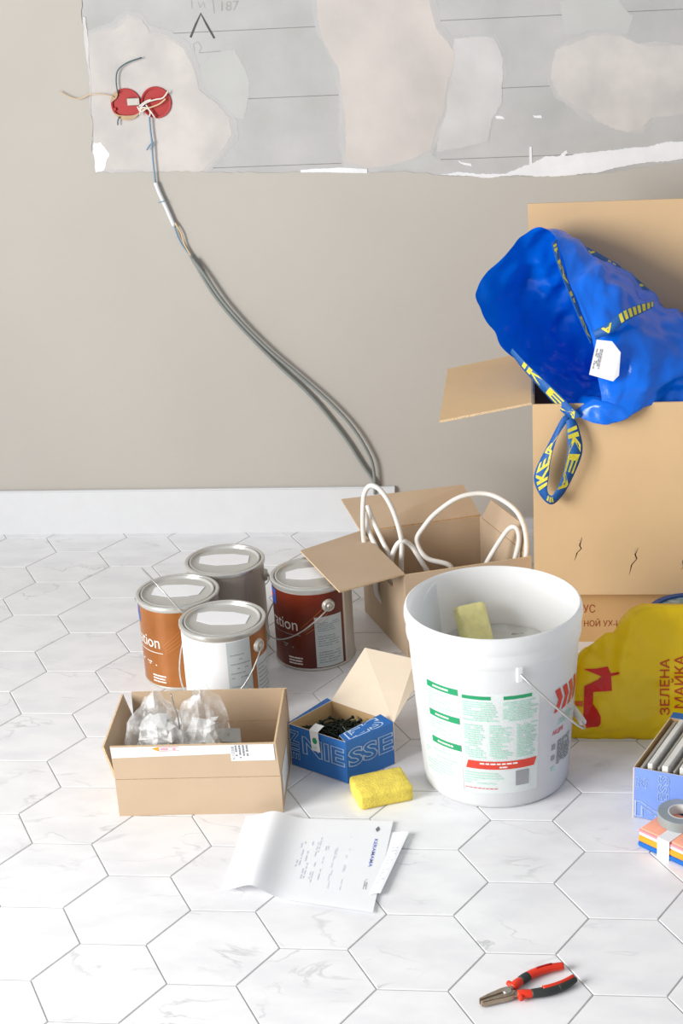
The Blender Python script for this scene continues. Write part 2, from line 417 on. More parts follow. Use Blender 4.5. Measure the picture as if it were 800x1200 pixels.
def patch(px, m, d=.0012, amp=.003, seed=1, name='plaster_patch', step=.01, feather=None):
    P = [W2(*p) for p in px]
    if feather:
        for q_, (k_, fm) in enumerate(feather): obj('plaster_feather', sheet(frag(scaled(P, k_), amp*1.3, step, seed+90+q_), [], WY+.002-d*(.35+.25*q_), WY+.0025), fm, wall)
    obj(name, sheet(frag(P, amp, step, seed), [], WY+.002-d, WY+.0025), m, wall)
FE = [(.09, M['feather1']), (.04, M['feather2'])]
patch([(250, 62), (275, 58), (288, 80), (292, 118), (285, 140), (268, 134), (255, 118), (236, 108), (232, 85)], M['smear'], .0003, seed=9, name='filler_smear')
patch([(655, 2), (720, -8), (740, 20), (735, 40), (690, 42), (660, 40)], M['smear'], .0003, seed=19, name='filler_smear')
patch([(400, 198), (405, 188), (440, 186), (500, 176), (520, 190), (505, 200)], M['smear'], .0004, seed=29, name='filler_smear')
sock = [(148, 122), (183, 120)]
def circ(px, r, n=28):
    c = W2(*px); return [(c[0]+r*math.cos(2*math.pi*i/n), c[1]+r*math.sin(2*math.pi*i/n)) for i in range(n)]
patch([(99, 48), (112, 40), (135, 33), (150, 20), (166, 24), (176, 40), (196, 44), (216, 56), (228, 84), (233, 106), (254, 122), (270, 138), (272, 158), (256, 182), (236, 200), (112, 202), (109, 180), (109, 140), (106, 100)], M['plaster'], .0012, seed=2, feather=FE)

patch([(372, -10), (376, 40), (398, 80), (402, 130), (404, 188), (430, 197), (480, 186), (505, 174), (522, 130), (532, 60), (512, 34), (502, -10)], M['plaster_beige'], .0011, seed=4, feather=FE)
patch([(532, 46), (556, 44), (578, 44), (588, 70), (586, 120), (572, 166), (540, 172), (512, 178), (522, 130), (530, 80)], M['plaster_light'], .0009, seed=5, feather=FE[:1])
patch([(646, 92), (652, 58), (690, 41), (728, 42), (746, 52), (790, 54), (860, 48), (880, 120), (806, 130), (764, 138), (752, 152), (735, 154), (700, 142), (672, 124), (656, 112)], M['plaster'], .0012, seed=6, feather=FE)
patch([(111, 203), (107, 186), (110, 168), (119, 166), (128, 180), (122, 200)], M['plaster_white'], .0017, seed=7, name='filler_edge')
patch([(97, 20), (99, 20), (104, 70), (106, 130), (109, 165), (106, 165), (103, 120), (99, 60)], M['plaster_white2'], .0017, amp=.002, seed=17, name='filler_edge')
patch([(516, 204), (560, 203), (592, 204), (608, 196), (640, 184), (680, 180), (740, 173), (800, 165), (880, 160), (900, 184), (800, 187), (745, 192), (700, 202), (650, 206), (592, 207), (530, 206)], M['plaster_white'], .0022, amp=.002, seed=8, name='filler_edge')
patch([(352, 199), (400, 196), (430, 198), (430, 203), (380, 202), (352, 202)], M['plaster_white'], .0022, amp=.0008, seed=18, name='filler_edge')
patch([(620, 172), (623, 172), (624, 204), (620, 204)], M['plaster_white'], .0012, amp=.0006, seed=28, name='filler_edge')
for k, (a, b) in enumerate((((580, 137), (590, 139)), ((624, 136), (634, 137)), ((536, 189), (552, 194)), ((655, 184), (664, 178)))):
    patch([(a[0], a[1]-1), (b[0], b[1]-2), (b[0]+1, b[1]+1), (a[0]+2, a[1]+2)], M['plaster_white'], .0008, amp=.001, seed=40+k, name='filler_edge', step=.003)
def stroke(name, P, w, m, y=WY+.0006):
    pts = [at(px, py, WY) for px, py in P]; vs = []; fs = []
    for i, p in enumerate(pts):
        t = (pts[min(i+1, len(pts)-1)]-pts[max(i-1, 0)]).normalized(); n = V((-t.z, 0, t.x))
        vs += [V((p.x, y, p.z))+n*w/2, V((p.x, y, p.z))-n*w/2]
    fs = [(2*i, 2*i+1, 2*i+3, 2*i+2) for i in range(len(pts)-1)]
    return obj(name, mesh(vs, fs), m, wall)
stroke('pencil_mark', [(223, 44), (229, 29), (235, 16), (242, 29), (251, 45)], .005, M['pencil'], WY+.0016)
for P in ([(224, 0), (225, 10)], [(232, 2), (234, 9), (238, 2), (240, 9)], [(249, 0), (251, 16)], [(228, 60), (226, 52), (232, 49), (236, 56), (233, 62), (258, 60)]):
    stroke('pencil_mark', P, .0018, M['pencil_faint'], WY+.0016)
tx = W2(259, 13)
text_on('pencil_number', '187', lambda x, y: (tx[0]+x+y*.1, WY+.0016, tx[1]+y), .022, .04, M['pencil_faint'], wall)
# skirting board, and the low strip where the board is missing
bb = struct(obj('baseboard_back', rbox(1, 1, 1, 0), M['base_white']))
bb.data = sheet([(0, 0), (1, 0)], [], 0, 1) if False else bb.data
bxe = at(462, 571, WY-.014).x
bm_ = bmesh.new(); bmesh.ops.create_cube(bm_, size=1)
for v in bm_.verts: v.co = V((X0+(bxe-X0)*(v.co.x+.5), WY-.014+.014*(v.co.y+.5), .12*(v.co.z+.5)))
bmesh.ops.bevel(bm_, geom=[e for e in bm_.edges if abs(e.verts[0].co.z-.12) < 1e-4 and abs(e.verts[1].co.z-.12) < 1e-4 and abs(e.verts[0].co.y-e.verts[1].co.y) < 1e-5], offset=.003, segments=2, affect='EDGES')
bm_.to_mesh(bb.data); bm_.free()
struct(obj('trim_1', boxmesh(bxe+.002, X1, WY-.012, WY, 0, .03), M['base_white']))

# ------------------------------------------------------------------ red wall boxes, loose wires, hanging cable
def wall_box(px, name, label):
    c = W2(*px); t = thing(name, (c[0], WY, c[1]), label, 'socket box', None)
    def lr(prof): # lathe around the wall normal (y)
        me = lathe(prof, 32)
        for v in me.vertices: x, y, z = v.co; v.co = (x, z, -y)
        return me
    obj('cup', lr([(0, .0004), (.0335, .0004), (.0335, -.003), (.0362, -.003), (.0362, .0015)]), M['red_box'], t)
    obj('rim', lr([(.0318, -.0034), (.0352, -.0036), (.0365, -.001), (.0365, .001)]), M['red_box'], t)
    for a in (20, 200):
        me = rbox(.006, .003, .007, .0008); 
        for v in me.vertices: v.co += V((.029*math.cos(math.radians(a)), -.004, .029*math.sin(math.radians(a))-.0035))
        obj('screw_lug', me, M['red_box'], t)
    return t
wb1 = wall_box(sock[0], 'wall_socket_box', 'red round flush socket box with tan plaster rim and cut wires')
wb2 = wall_box(sock[1], 'wall_socket_box', 'red round flush socket box with white wires and blue cable leaving it')
def wl(pts, d=.008): return [at(px, py, WY) + V((0, -(dd if (dd := (p[2] if len(p) > 2 else d)) else d), 0)) for p in pts for px, py in [p[:2]]]
def wire(name, pts, r, m, parent, d=.008):
    return obj(name, tube(wl(pts, d), r, 6, 5), m, parent, parent.location)
wire('wire', [(139, 109), (137, 95), (139, 82), (150, 73), (167, 67)], .0016, M['wire_teal'], wb1)
wire('wire', [(134, 113), (122, 110), (107, 110), (98, 114), (88, 115), (71, 107)], .0013, M['wire_tan'], wb1)
wire('wire', [(141, 136), (139, 141), (139, 146)], .0016, M['wire_teal'], wb1)
def crescent(c, a0, a1, r0, r1, m, name, parent):
    vs = []; fs = []; n = 14
    for i in range(n+1):
        a = math.radians(a0+(a1-a0)*i/n); w = math.sin(math.pi*i/n)
        for rr, y in ((r1, -.0045), (r1-(r1-r0)*w, -.0045)): vs.append(V((c[0]+rr*math.cos(a), WY+y, c[1]+rr*math.sin(a))))
    for i in range(n): fs.append((2*i, 2*i+1, 2*i+3, 2*i+2))
    obj(name, mesh(vs, fs), m, parent, parent.location)
M['dry'] = mat('tan_plaster_crust', (190, 164, 130), .9)
crescent(W2(*sock[0]), 205, 330, .026, .0368, M['dry'], 'plaster_crust', wb1)
crescent(W2(*sock[0]), 110, 175, .026, .0368, M['dry'], 'plaster_crust', wb1)
c1 = W2(157, 119)
me = rbox(.03, .004, .017, .001)
for v in me.vertices: v.co += V((c1[0], WY-.006, c1[1]-.008))
obj('wire_clamp', me, M['steel'], wb1, wb1.location)
for pts in ([(164, 127), (172, 120), (183, 116), (192, 114), (198, 106)], [(164, 124), (172, 118), (178, 116)], [(168, 128), (178, 125), (188, 121), (195, 115)], [(165, 134), (167, 126), (175, 127), (183, 138)], [(172, 122), (177, 130), (176, 136)], [(162, 124), (166, 130), (172, 127)]):
    wire('wire', pts, .0018, M['wire_white'] if pts[0][0] != 168 else M['wire_tan'], wb2, .01)
hc = thing('hanging_cable', at(440, 566, WY), 'grey twin cable hanging down wall from red socket boxes to skirting', 'cable')
wire('wire', [(176, 134), (177, 150), (179, 166), (180, 185), (183, 213)], .0022, M['wire_blue'], hc, .009)
wire('wire', [(181, 166), (177, 169), (173, 175)], .002, M['wire_blue'], hc, .009)
wire('sleeve', [(183, 213), (188, 226), (195, 241), (205, 264)], .0055, M['sleeve'], hc, .009)
wire('wire', [(205, 264), (211, 280), (220, 294), (225, 299)], .0022, M['wire_blue'], hc, .008)
wire('wire', [(206, 260), (213, 272), (217, 285), (225, 299)], .0022, M['wire_tan'], hc, .010)
wire('tie', [(187, 236), (191, 235), (196, 234)], .0012, M['wire_blue'], hc, .0155)
wire('cable', [(224, 298), (232, 312), (250, 342), (272, 370), (300, 400), (330, 430), (352, 450), (375, 474), (405, 512), (425, 543), (438, 562), (441, 577)], .0048, M['cable_grey'], hc, .009)
wire('cable', [(227, 301), (240, 318), (262, 350), (290, 382), (320, 411), (352, 438), (385, 467), (412, 496), (430, 524), (438, 545), (440, 576)], .0045, M['cable_grey'], hc, .018)

# ------------------------------------------------------------------ paint cans
CANR, CANH = .084, .19
def cyl(c, R, th, z): a = math.radians(th); return V((c[0]+R*math.sin(a), c[1]-R*math.cos(a), z))
def arc(c, R, t0, t1, z0, z1, n=None):
    n = n or max(2, int(abs(t1-t0)/6))
    return gridpatch(lambda u, v: cyl(c, R, t0+(t1-t0)*u, z0+(z1-z0)*v), n, 1)
def paint_can(c, label, ear_th, bail, body='tin_body'):
    base = (c[0], c[1], 0)
    t = thing('paint_can', base, label, 'paint can', 'paint cans')
    R = CANR
    obj('body', lathe([(0, .002), (R-.004, .002), (R-.001, 0), (R+.0018, .0015), (R+.0018, .004), (R, .006), (R, CANH-.010), (R+.0012, CANH-.008)], 56), M[body], t)
    obj('rim', lathe([(R, CANH-.0095), (R+.0030, CANH-.0085), (R+.0038, CANH-.005), (R+.0032, CANH-.0015), (R+.001, CANH), (R-.0035, CANH-.0005), (R-.006, CANH-.004), (R-.0065, CANH-.007), (R-.009, CANH-.007)], 56), M['tin'], t)
    lid_ = obj('lid', lathe([(R-.0062, CANH-.0065), (R-.0075, CANH-.001), (R-.010, CANH-.0008), (R-.0125, CANH-.0055), (R-.017, CANH-.0062), (0, CANH-.0058)], 56), M['lid'], t)
    R2 = random.Random(int(c[0]*1000)); vs = []
    a = math.radians(R2.uniform(-15, 12))
    for x, y in ((-.050, -.024), (-.01, -.034), (.03, -.026), (.052, -.016), (.048, .022), (.01, .030), (-.034, .024), (-.056, .010)):
        x += R2.uniform(-.004, .004); vs.append((x*math.cos(a)-y*math.sin(a), x*math.sin(a)+y*math.cos(a)+.01, CANH-.0055))
    st = obj('lid_sticker', slab(vs, .0006, V((0, 0, 1))), M['sticker'], lid_)
    for s in (0, 180):
        th = ear_th+s; a = math.radians(th); n = V((math.sin(a), -math.cos(a), 0)); z = .148
        me = lathe([(0, .009), (.004, .009), (.0055, .006), (.0075, .0045), (.009, .0065), (.0115, .0065), (.0135, .003), (.0145, -.001)], 20)
        rot = V((0, 0, 1)).rotation_difference(n).to_matrix()
        for v in me.vertices: v.co = rot @ v.co + n*R + V((0, 0, z))
        obj('ear', me, M['ear'], t)
    # bail: half ellipse hinged on the two ears
    ax = V((math.sin(math.radians(ear_th)), -math.cos(math.radians(ear_th)), 0)); pr = V((0, 0, 1)).cross(ax)*bail[0]
    d = pr*math.cos(math.radians(bail[1]))+V((0, 0, 1))*math.sin(math.radians(bail[1]))
    pts = []
    for i in range(25):
        a = math.pi*i/24; pts.append(ax*math.cos(a)*(R+.009)+d*(math.sin(a)**.8)*bail[2]+V((0, 0, .148)))
    obj('bail', tube(pts, .0016, 6, 1), M['wire'], t)
    return t, (lambda name, me, m, p=None: obj(name, me, m, p or t, base))
def can_print(add0, c, sh, dark, lab):
    add = lambda n_, me_, m_: add0(n_, me_, m_, lab)
    R = CANR+.0006
    # word, logo, rules, lines
    def word(name, s, th, z, h, w, m, **k):
        vs, fs = text_geo(s, 1, **k); x0, x1 = min(v.x for v in vs), max(v.x for v in vs)
        add(name, mesh([cyl(c, R, th+math.degrees(((v.x-x0)/(x1-x0))*w/R), z+v.y/.73*h) for v in vs], fs), m)
    w_end = -16+sh
    word('lettering', 'Duration', w_end-math.degrees(.122/R), .093, .028, .122, M['white_text'])
    add('logo_panel', arc(c, R, -82+sh, -56+sh, .138, .172), M['logo_blue'])
    add('logo_mark', gridpatch(lambda u, v: cyl(c, R+.0004, -69+sh+5*math.cos(2*math.pi*u)*v, .157+.007*math.sin(2*math.pi*u)*v), 16, 1), M['logo_red'])
    for k in range(4):
        add('rule', gridpatch(lambda u, v: cyl(c, R+.0002, -11+sh+36*u+k*2.2, .099-k*.0045+(.048-.004*k)*u+.0010*v), 8, 1), M['orange_line'])
    add('rule', arc(c, R, -84+sh, -12+sh, .0815, .083), M['white_text'] if not dark else M['info_grey'])
    def pl(th0, th1, z0, z1, rows, seed, m):
        wdt = th1-th0
        add('fine_print', words(lambda x, y: cyl(c, R, th0+x, z0+y), wdt, z1-z0, rows, .5, .95, (.12, .4), seed), m)
    pl(-70+sh, -22+sh, .050, .060, 2, 3, M['white_text'] if not dark else M['info_grey'])
    pl(-34+sh, -8+sh, .012, .032, 3, 5, M['white_text'])
# right can: dark brown label
RC = (-.443, .7356)
t, add = paint_can(RC, 'dark brown labelled paint can under the open carton flap', 31, (-1, -38, .13))
lab = add('label', arc(RC, CANR+.0003, -120, 56, .006, .176), M['brown_label'])
can_print(add, RC, 0, True, lab)
add('info_panel', arc(RC, CANR+.0006, 9, 51, .008, .124), M['info'])
for i, (a, b) in enumerate(((.09, .112), (.055, .082), (.016, .045))):
    add('fine_print', words(lambda x, y: cyl(RC, CANR+.0009, 13+x, a+y), 34, b-a, 5, .4, .9, (.06, .25), 20+i), M['info_grey'])
add('seam', arc(RC, CANR+.0005, 57, 60, .006, .178), M['tin'])
# left can: copper label
LC = (-.713, .650)
t, add = paint_can(LC, 'copper-brown labelled paint can, lid crossed by its raised wire handle', 31, (-1, 57, .118))
lab = add('label', arc(LC, CANR+.0003, -130, 20, .006, .176), M['copper'])
can_print(add, LC, -4, False, lab)
add('info_panel', arc(LC, CANR+.0004, 20, 95, .006, .16), M['white_label'])
# front can: white label with info panel
FC = (-.594, .517)
t, add = paint_can(FC, 'white labelled paint can standing behind the open carton of bags', 64, (-1, -52, .145))
add('label', arc(FC, CANR+.0003, -110, 48, .006, .176), M['white_label'])
add('info_panel', arc(FC, CANR+.0005, 14, 48, .02, .174), M['info'])
for i, (a, b) in enumerate(((.09, .15), (.03, .08))):
    add('fine_print', words(lambda x, y: cyl(FC, CANR+.0008, 18+x, a+y), 28, b-a, 6, .22, .8, (.1, .4), 30+i), M['info_grey'])
add('label_strip', arc(FC, CANR+.0003, 49, 110, .006, .176), M['copper'])
add('info_panel', arc(FC, CANR+.0006, 57, 100, .008, .122), M['info'])
add('fine_print', words(lambda x, y: cyl(FC, CANR+.0009, 60+x, .02+y), 32, .09, 10, .3, .9, (.1, .3), 37), M['info_grey'])
# back can: plain tan side
BC = (-.6416, .8108)
t, add = paint_can(BC, 'paint can with plain tan side and no label facing out', 96, (1, -40, .13), 'tin_tan')
add('seam', arc(BC, CANR+.0004, 40, 42, .006, .178), M['tin'])

# ------------------------------------------------------------------ cartons
def up(a, h): return V((a[0], a[1], h))
def carton(name, label, C4, z0, h, flaps, m_out, t=.003, m_edge=None, cat='cardboard box', quads=None, fmats=None):
    """C4: FL, FR, BR, BL corners (x, y). flaps: {side: (length, angle from vertical outward, shrink, skew)} sides 0 front, 1 right, 2 back, 3 left"""
    th = thing(name, (C4[0][0], C4[0][1], z0), label, cat)
    off = th.location.copy(); mats = [m_out, m_edge or M['card_edge']]
    cen = V((sum(c[0] for c in C4)/4, sum(c[1] for c in C4)/4, 0)); names = ['front_panel', 'side_panel', 'back_panel', 'side_panel']
    slab_obj('bottom_panel', [V((*c, z0+.0003))+(cen-V((*c, 0))).normalized()*t*1.35 for c in C4], t, mats, th, off, V((0, 0, 1)))
    parts = {}
    for i in range(4):
        a = V((*C4[i], 0)); b = V((*C4[(i+1) % 4], 0)); e = (b-a).normalized(); n = V((e.y, -e.x, 0))
        if n.dot(a-cen) < 0: n = -n
        s_ = e*(t*.98 if i % 2 else 0)
        parts[i] = slab_obj(names[i], [a+s_+V((0, 0, z0)), b-s_+V((0, 0, z0)), b-s_+V((0, 0, z0+h)), a+s_+V((0, 0, z0+h))], t, mats, th, off, -n)
        if i in (quads or {}):
            slab_obj('flap', [a+V((0, 0, z0+h)), b+V((0, 0, z0+h))]+[V(p) for p in quads[i]], t, mats, th, off)
        if i in flaps:
            ln, ang, sh, sk = flaps[i]; an = math.radians(ang); d = V((0, 0, math.cos(an)))+n*math.sin(an)
            nn = n*math.cos(an)-V((0, 0, math.sin(an)))
            A = a+V((0, 0, z0+h)); B = b+V((0, 0, z0+h))
            slab_obj('flap', [A+e*sh*.3+d*.0012, B-e*sh*.3+d*.0012, B-e*sh+d*ln+e*sk, A+e*sh+d*ln+e*sk], t, (fmats or {}).get(i, mats), th, off, -nn)
    return th
# -- front-left carton with plastic bags
FLc = V((-.7209, .0891, 0)); e_ = V((.2966, .018, 0)); eu = e_.normalized(); ev = V((-eu.y, eu.x, 0)); Wd = e_.length; Dp = .205
C4 = [(FLc.x, FLc.y), ((FLc+eu*Wd).x, (FLc+eu*Wd).y), ((FLc+eu*Wd+ev*Dp).x, (FLc+eu*Wd+ev*Dp).y), ((FLc+ev*Dp).x, (FLc+ev*Dp).y)]
fc = carton('open_carton', 'low open cardboard carton with upright flaps full of clear plastic bags', C4, 0, .0755, {0: (.069, 1.5, .001, -.003), 1: (.067, -4, .002, 0), 2: (.066, 3, .001, 0), 3: (.067, 15, .004, 0)}, M['card'], .0035)
def fp(u, z, o=.0006): # point on the front flap (leans a touch outward)
    return FLc+eu*(u-.003*max(0, z-.0755)/.069)+V((0, 0, z))-ev*(o+max(0, z-.0755)*math.tan(math.radians(1.5)))
off = fc.location.copy()
obj('tape_strip', gridpatch(lambda u, v: fp(.002+.212*u, .143-.022*(1-v)-.004*u*(1-v)*-1, .0006), 8, 1), M['sleeve'], fc, off)
obj('address_label', gridpatch(lambda u, v: fp(.214+.078*u, .110+.033*v, .0009), 4, 1), M['white_label'], fc, off)
obj('label_print', words(lambda x, y: fp(.2215+y, .142-x, .0013), .029, .026, 4, .5, .95, (.04, .15), 3), M['ink_dark'], fc, off)
text_on('label_number', 'N 123308', lambda x, y: fp(.2215-y, .113+x, .0013), .0055, .027, M['ink_dark'], fc, off)
obj('arrow_print', mesh([fp(.075, .1395, .0012), fp(.088, .133, .0012), fp(.088, .1425, .0012)], [(0, 2, 1)]), M['cloth_orange'], fc, off)
for z in (.1335, .1415): obj('red_rule', gridpatch(lambda u, v: fp(.089+.035*u, z+.0007*v, .0012), 1, 1), M['logo_red'], fc, off)
obj('fine_print', words(lambda x, y: fp(.091+x, .1352+y, .0012), .03, .005, 1, .7, .8, (.06, .14), 5), M['cloth_pink'], fc, off)
obj('side_tape', mesh([FLc+eu*(Wd+.0006)+ev*.02+V((0, 0, .02)), FLc+eu*(Wd+.0006)+ev*.12+V((0, 0, .02)), FLc+eu*(Wd+.0006)+ev*.12+V((0, 0, .074)), FLc+eu*(Wd+.0006)+ev*.02+V((0, 0, .074))], [(0, 1, 2, 3)]), M['sleeve'], fc, off)
def fold(p, seed, n=7, f0=1.2, f1=3.2):
    """creased folds: triangle waves in random directions"""
    R = random.Random(seed); d = 0
    q_ = p+V((noise.noise(p*.7+V((seed, 0, 0))), noise.noise(p*.7+V((0, seed, 0))), noise.noise(p*.7+V((0, 0, seed)))))*.35
    for i in range(n):
        k = V((R.gauss(0, 1), R.gauss(0, 1), R.gauss(0, 1))).normalized(); f = f0+(f1-f0)*i/n; ph = R.uniform(0, 2)
        d += abs(((q_.dot(k)*f+ph) % 2)-1)/(.6+i*.35)
    return d/n*2
def crumple(c, r, seed, sub=4, amp=.35, top=0):
    bm = bmesh.new(); bmesh.ops.create_icosphere(bm, subdivisions=sub, radius=1)
    for v in bm.verts:
        n = v.co.normalized(); k = 1+amp*(fold(n*1.6, seed)-.55)
        z = n.z*r[2]*k
        w = 1-top*max(0, n.z)**2
        v.co = V((n.x*r[0]*k*w, n.y*r[1]*k*w, z))+V(c)
    me = bpy.data.meshes.new('m'); bm.to_mesh(me); bm.free()
    return me
def plastic_bag(c, r, seed, label, rows):
    zb = .0038; me = crumple(c, r, seed, 4, .55, .35)
    for v in me.vertices: v.co.z = max(v.co.z, zb)
    t = thing('plastic_bag', (c[0], c[1], zb), label, 'plastic bag', 'plastic bags in the carton')
    obj('film', me, M['clear'], t, t.location)
    for i in range(rows):
        R = random.Random(seed*10+i)
        me = rbox(r[0]*.75, r[1]*.7, r[2]*.34, .004)
        mx = Matrix.Rotation(R.uniform(0, 3), 3, 'Z') @ Matrix.Rotation(R.uniform(-.5, .5), 3, 'X')
        for v in me.vertices: v.co = mx @ v.co+V(c)+V((R.uniform(-.3, .3)*r[0], R.uniform(-.3, .3)*r[1], (i/rows-.5)*r[2]))
        obj('fitting', me, M['plate_white'], t, t.location)
    return t
plastic_bag((-.660, .185, .088), (.050, .062, .092), 3, 'bulging clear bag of white fittings beside the bent left flap', 4)
plastic_bag((-.580, .205, .095), (.047, .052, .090), 8, 'smaller crumpled clear bag beside the steel bracket', 2)
# steel bracket
br = thing('steel_bracket', (*(FLc+eu*.205+ev*.075).xy, .0035), 'small bent steel mounting bracket with screw hole in the carton', 'bracket')
bq = [FLc+eu*a+ev*b+V((0, 0, z)) for a, b, z in ((.170, .085, .128), (.188, .068, .110), (.222, .070, .106), (.218, .095, .118))]
obj('lip', slab([bq[1], bq[2], bq[2]+V((0, -.002, -.012)), bq[1]+V((0, -.002, -.012))], .002), M['steel'], br, br.location)
cc = (bq[0]*.4+bq[2]*.3+bq[3]*.3); nb = ((bq[1]-bq[0]).cross(bq[3]-bq[0])).normalized(); nb = nb if nb.z > 0 else -nb
t1 = (bq[2]-bq[1]).normalized(); nb = (t1.cross(bq[0]-bq[1])).normalized(); nb = nb if nb.z > 0 else -nb; t2 = nb.cross(t1)
bq[3] = bq[3]-nb*((bq[3]-bq[1]).dot(nb)); cc = (bq[0]+bq[2]+bq[3]*.6+bq[1]*.4)/3
obj('plate', holed(bq, [[cc+t1*.0028*math.cos(a)+t2*.0028*math.sin(a) for a in [2*math.pi*i/12 for i in range(12)]]], .002, -nb), M['steel'], br, br.location)
obj('stem', tube([FLc+eu*.20+ev*.08+V((0, 0, .115)), FLc+eu*.205+ev*.075+V((0, 0, .06)), FLc+eu*.205+ev*.075+V((0, 0, .004))], .002, 6, 3), M['steel'], br, br.location)
rod = obj('steel_rod', tube([at(200, 813, .19), at(205, 830, .185), at(210, 849, .18), at(212, 858, .18)+V((0, 0, -.12))], .0014, 6, 3), M['steel'])
tag(rod, 'thin grey metal rod sticking out of the plastic bags', 'rod')

# -- blue carton of screws
A = V((-.318, .206, 0)); Bl = V((-.4325, .273, 0)); Br = V((-.236, .280, 0)); Bk = V((-.362, .364, 0)); HB = .088
nb_ = thing('screw_carton', A, 'blue printed carton with its cream lid thrown back, filled with screws', 'carton')
off = nb_.location.copy(); mt = [M['blue_box'], M['cream']]
def wallq(a, b, h): return [a, b, b+V((0, 0, h)), a+V((0, 0, h))]
cenB = (A+Bl+Br+Bk)/4
def inward(a, b):
    e = (b-a).normalized(); n = V((e.y, -e.x, 0)); return n if n.dot(cenB-a) > 0 else -n
slab_obj('bottom_panel', [A, Br, Bk, Bl], .0015, mt, nb_, off, V((0, 0, 1)))
npan = []
for a, b in ((A, Bl), (A, Br), (Bl, Bk), (Bk, Br)):
    n = inward(a, b)
    sp_ = slab_obj('side_panel', wallq(a, b, HB), .0012, mt, nb_, off, n); npan.append(sp_)
    slab_obj('lining', [p+n*.0012+V((0, 0, .0015 if i < 2 else -.0002)) for i, p in enumerate(wallq(a, b, HB))], .0005, [M['card_in']], nb_, off, n)
# narrow flap along the right-hand front wall, tipped inwards
nr = inward(A, Br)
fl = [A+V((0, 0, HB)), Br+V((0, 0, HB)), Br+nr*.024+(A-Br).normalized()*.012+V((0, 0, HB+.012)), A+nr*.02+(Br-A).normalized()*.0+V((0, 0, HB+.006))]
slab_obj('flap', fl, .001, [M['blue_box'], M['cream']], nb_, off)
nl = inward(Bl, Bk)
slab_obj('flap', [Bl+V((0, 0, HB)), Bk+V((0, 0, HB)), Bk-nl*.012+V((0, 0, HB+.001)), Bl-nl*.008+V((0, 0, HB-.004))], .001, [M['blue_box'], M['cream']], nb_, off)
lid = [Bk+V((0, 0, HB)), Br+V((0, 0, HB)), V((-.2052, .372, .106)), V((-.2062, .452, .132)), V((-.3075, .492, .136))]
slab_obj('lid', lid, .0012, [M['cream'], M['cream']], nb_, off, V((.1, .5, -.85)).normalized())
def on_face(a, b, o=.0006):
    e = (b-a).normalized(); n = -inward(a, b)
    return lambda x, y, o=o: a+e*x+n*o+V((0, 0, y))
f1 = on_face(Bl, A); f2 = on_face(A, Br)
L1 = (A-Bl).length; L2 = (Br-A).length
ol = dict(bold=.025, outline=.021)
def flat_text(name, s, fn, x, y, h, w, m, parent, off, rot=0, **k):
    c_, s_ = (1, 0) if rot == 0 else (0, 1)
    g = (lambda u, v: fn(x+u, y+v)) if rot == 0 else ((lambda u, v: fn(x-v, y+u)) if rot == 90 else ((lambda u, v: fn(x+v, y-u)) if rot == -90 else (lambda u, v: fn(x-u, y-v))))
    return text_on(name, s, g, h, w, m, parent, off, **k)
flat_text('lettering', 'NIE', f1, .030, .036, .036, L1-.034, M['blue_line'], npan[0], off, **ol)
flat_text('lettering', 'SSE', f2, .003, .034, .036, L2-.006, M['blue_line'], npan[1], off, **ol)
flat_text('lettering', 'NIE', f1, .003, .078, .020, .062, M['blue_line'], npan[0], off, -90, **ol)
def ffl(x, y, o=.0006):
    u = x/L2; v = y/.024
    p = (fl[0]*(1-u)+fl[1]*u)*(1-v)+(fl[3]*(1-u)+fl[2]*u)*v
    n = (fl[1]-fl[0]).cross(fl[3]-fl[0]).normalized(); n = n if n.z > 0 else -n
    return p+n*o
flat_text('lettering', 'SEI', ffl, L2-.016, .022, .020, L2-.026, M['blue_line'], nb_, off, 180, **ol)
# paper tag over the front-left wall
tg = thing('paper_tag', f1(.052, .03), 'white paper tag with green emblem hooked over the blue carton edge', 'tag')
obj('slip', join(gridpatch(lambda u, v: f1(.052+.020*u+.003*(1-v), .050+.042*v, .0035), 2, 4), gridpatch(lambda u, v: f1(.052+.020*u, .092+.004*math.sin(v*1.5), .0035-.02*v), 2, 3)), M['tag_white'], tg, tg.location)
obj('emblem', gridpatch(lambda u, v: f1(.0635+.0055*math.cos(2*math.pi*u)*v, .072+.0065*math.sin(2*math.pi*u)*v, .0042), 14, 1), M['green'], tg, tg.location)
obj('fine_print', words(lambda x, y: f1(.057+x, .055+y, .0042), .014, .006, 2, .5, .9, (.1, .3), 3), M['green_faint'], tg, tg.location)
# screws
def screw_mesh():
    L_ = .036
    prof = [(0, .0006), (.0016, .0002), (.0038, .0), (.0040, -.0008), (.0020, -.0035), (.0018, -.005)]
    z = -.005
    while z > -L_+.006: prof += [(.0013, z-.0006), (.0020, z-.0012)]; z -= .0024
    prof += [(.0012, -L_+.005), (0, -L_)]
    me = lathe(prof, 7, smooth=False)
    for v in me.vertices: v.co.z += L_/2
    return me
sm = screw_mesh(); sm.name = 'screw'; sm.materials.append(M['screw'])
RS = random.Random(11)
for k in range(260):
    u, v = RS.uniform(.2, .8), RS.uniform(.2, .8)
    p = A*(1-u)*(1-v)+Br*u*(1-v)+Bl*(1-u)*v+Bk*u*v
    z = .010+.070*(k/260)**.8*(1-.15*abs(u-.5)) + RS.uniform(0, .003)
    o = bpy.data.objects.new('screw', sm); COL.objects.link(o)
    o.location = (p.x, p.y, z); o.rotation_euler = (math.pi/2+RS.uniform(-.3, .3), 0, RS.uniform(0, 6.3))
    tag(o, 'black screw in the loose pile inside the blue carton', 'screw', 'screws in the blue carton')

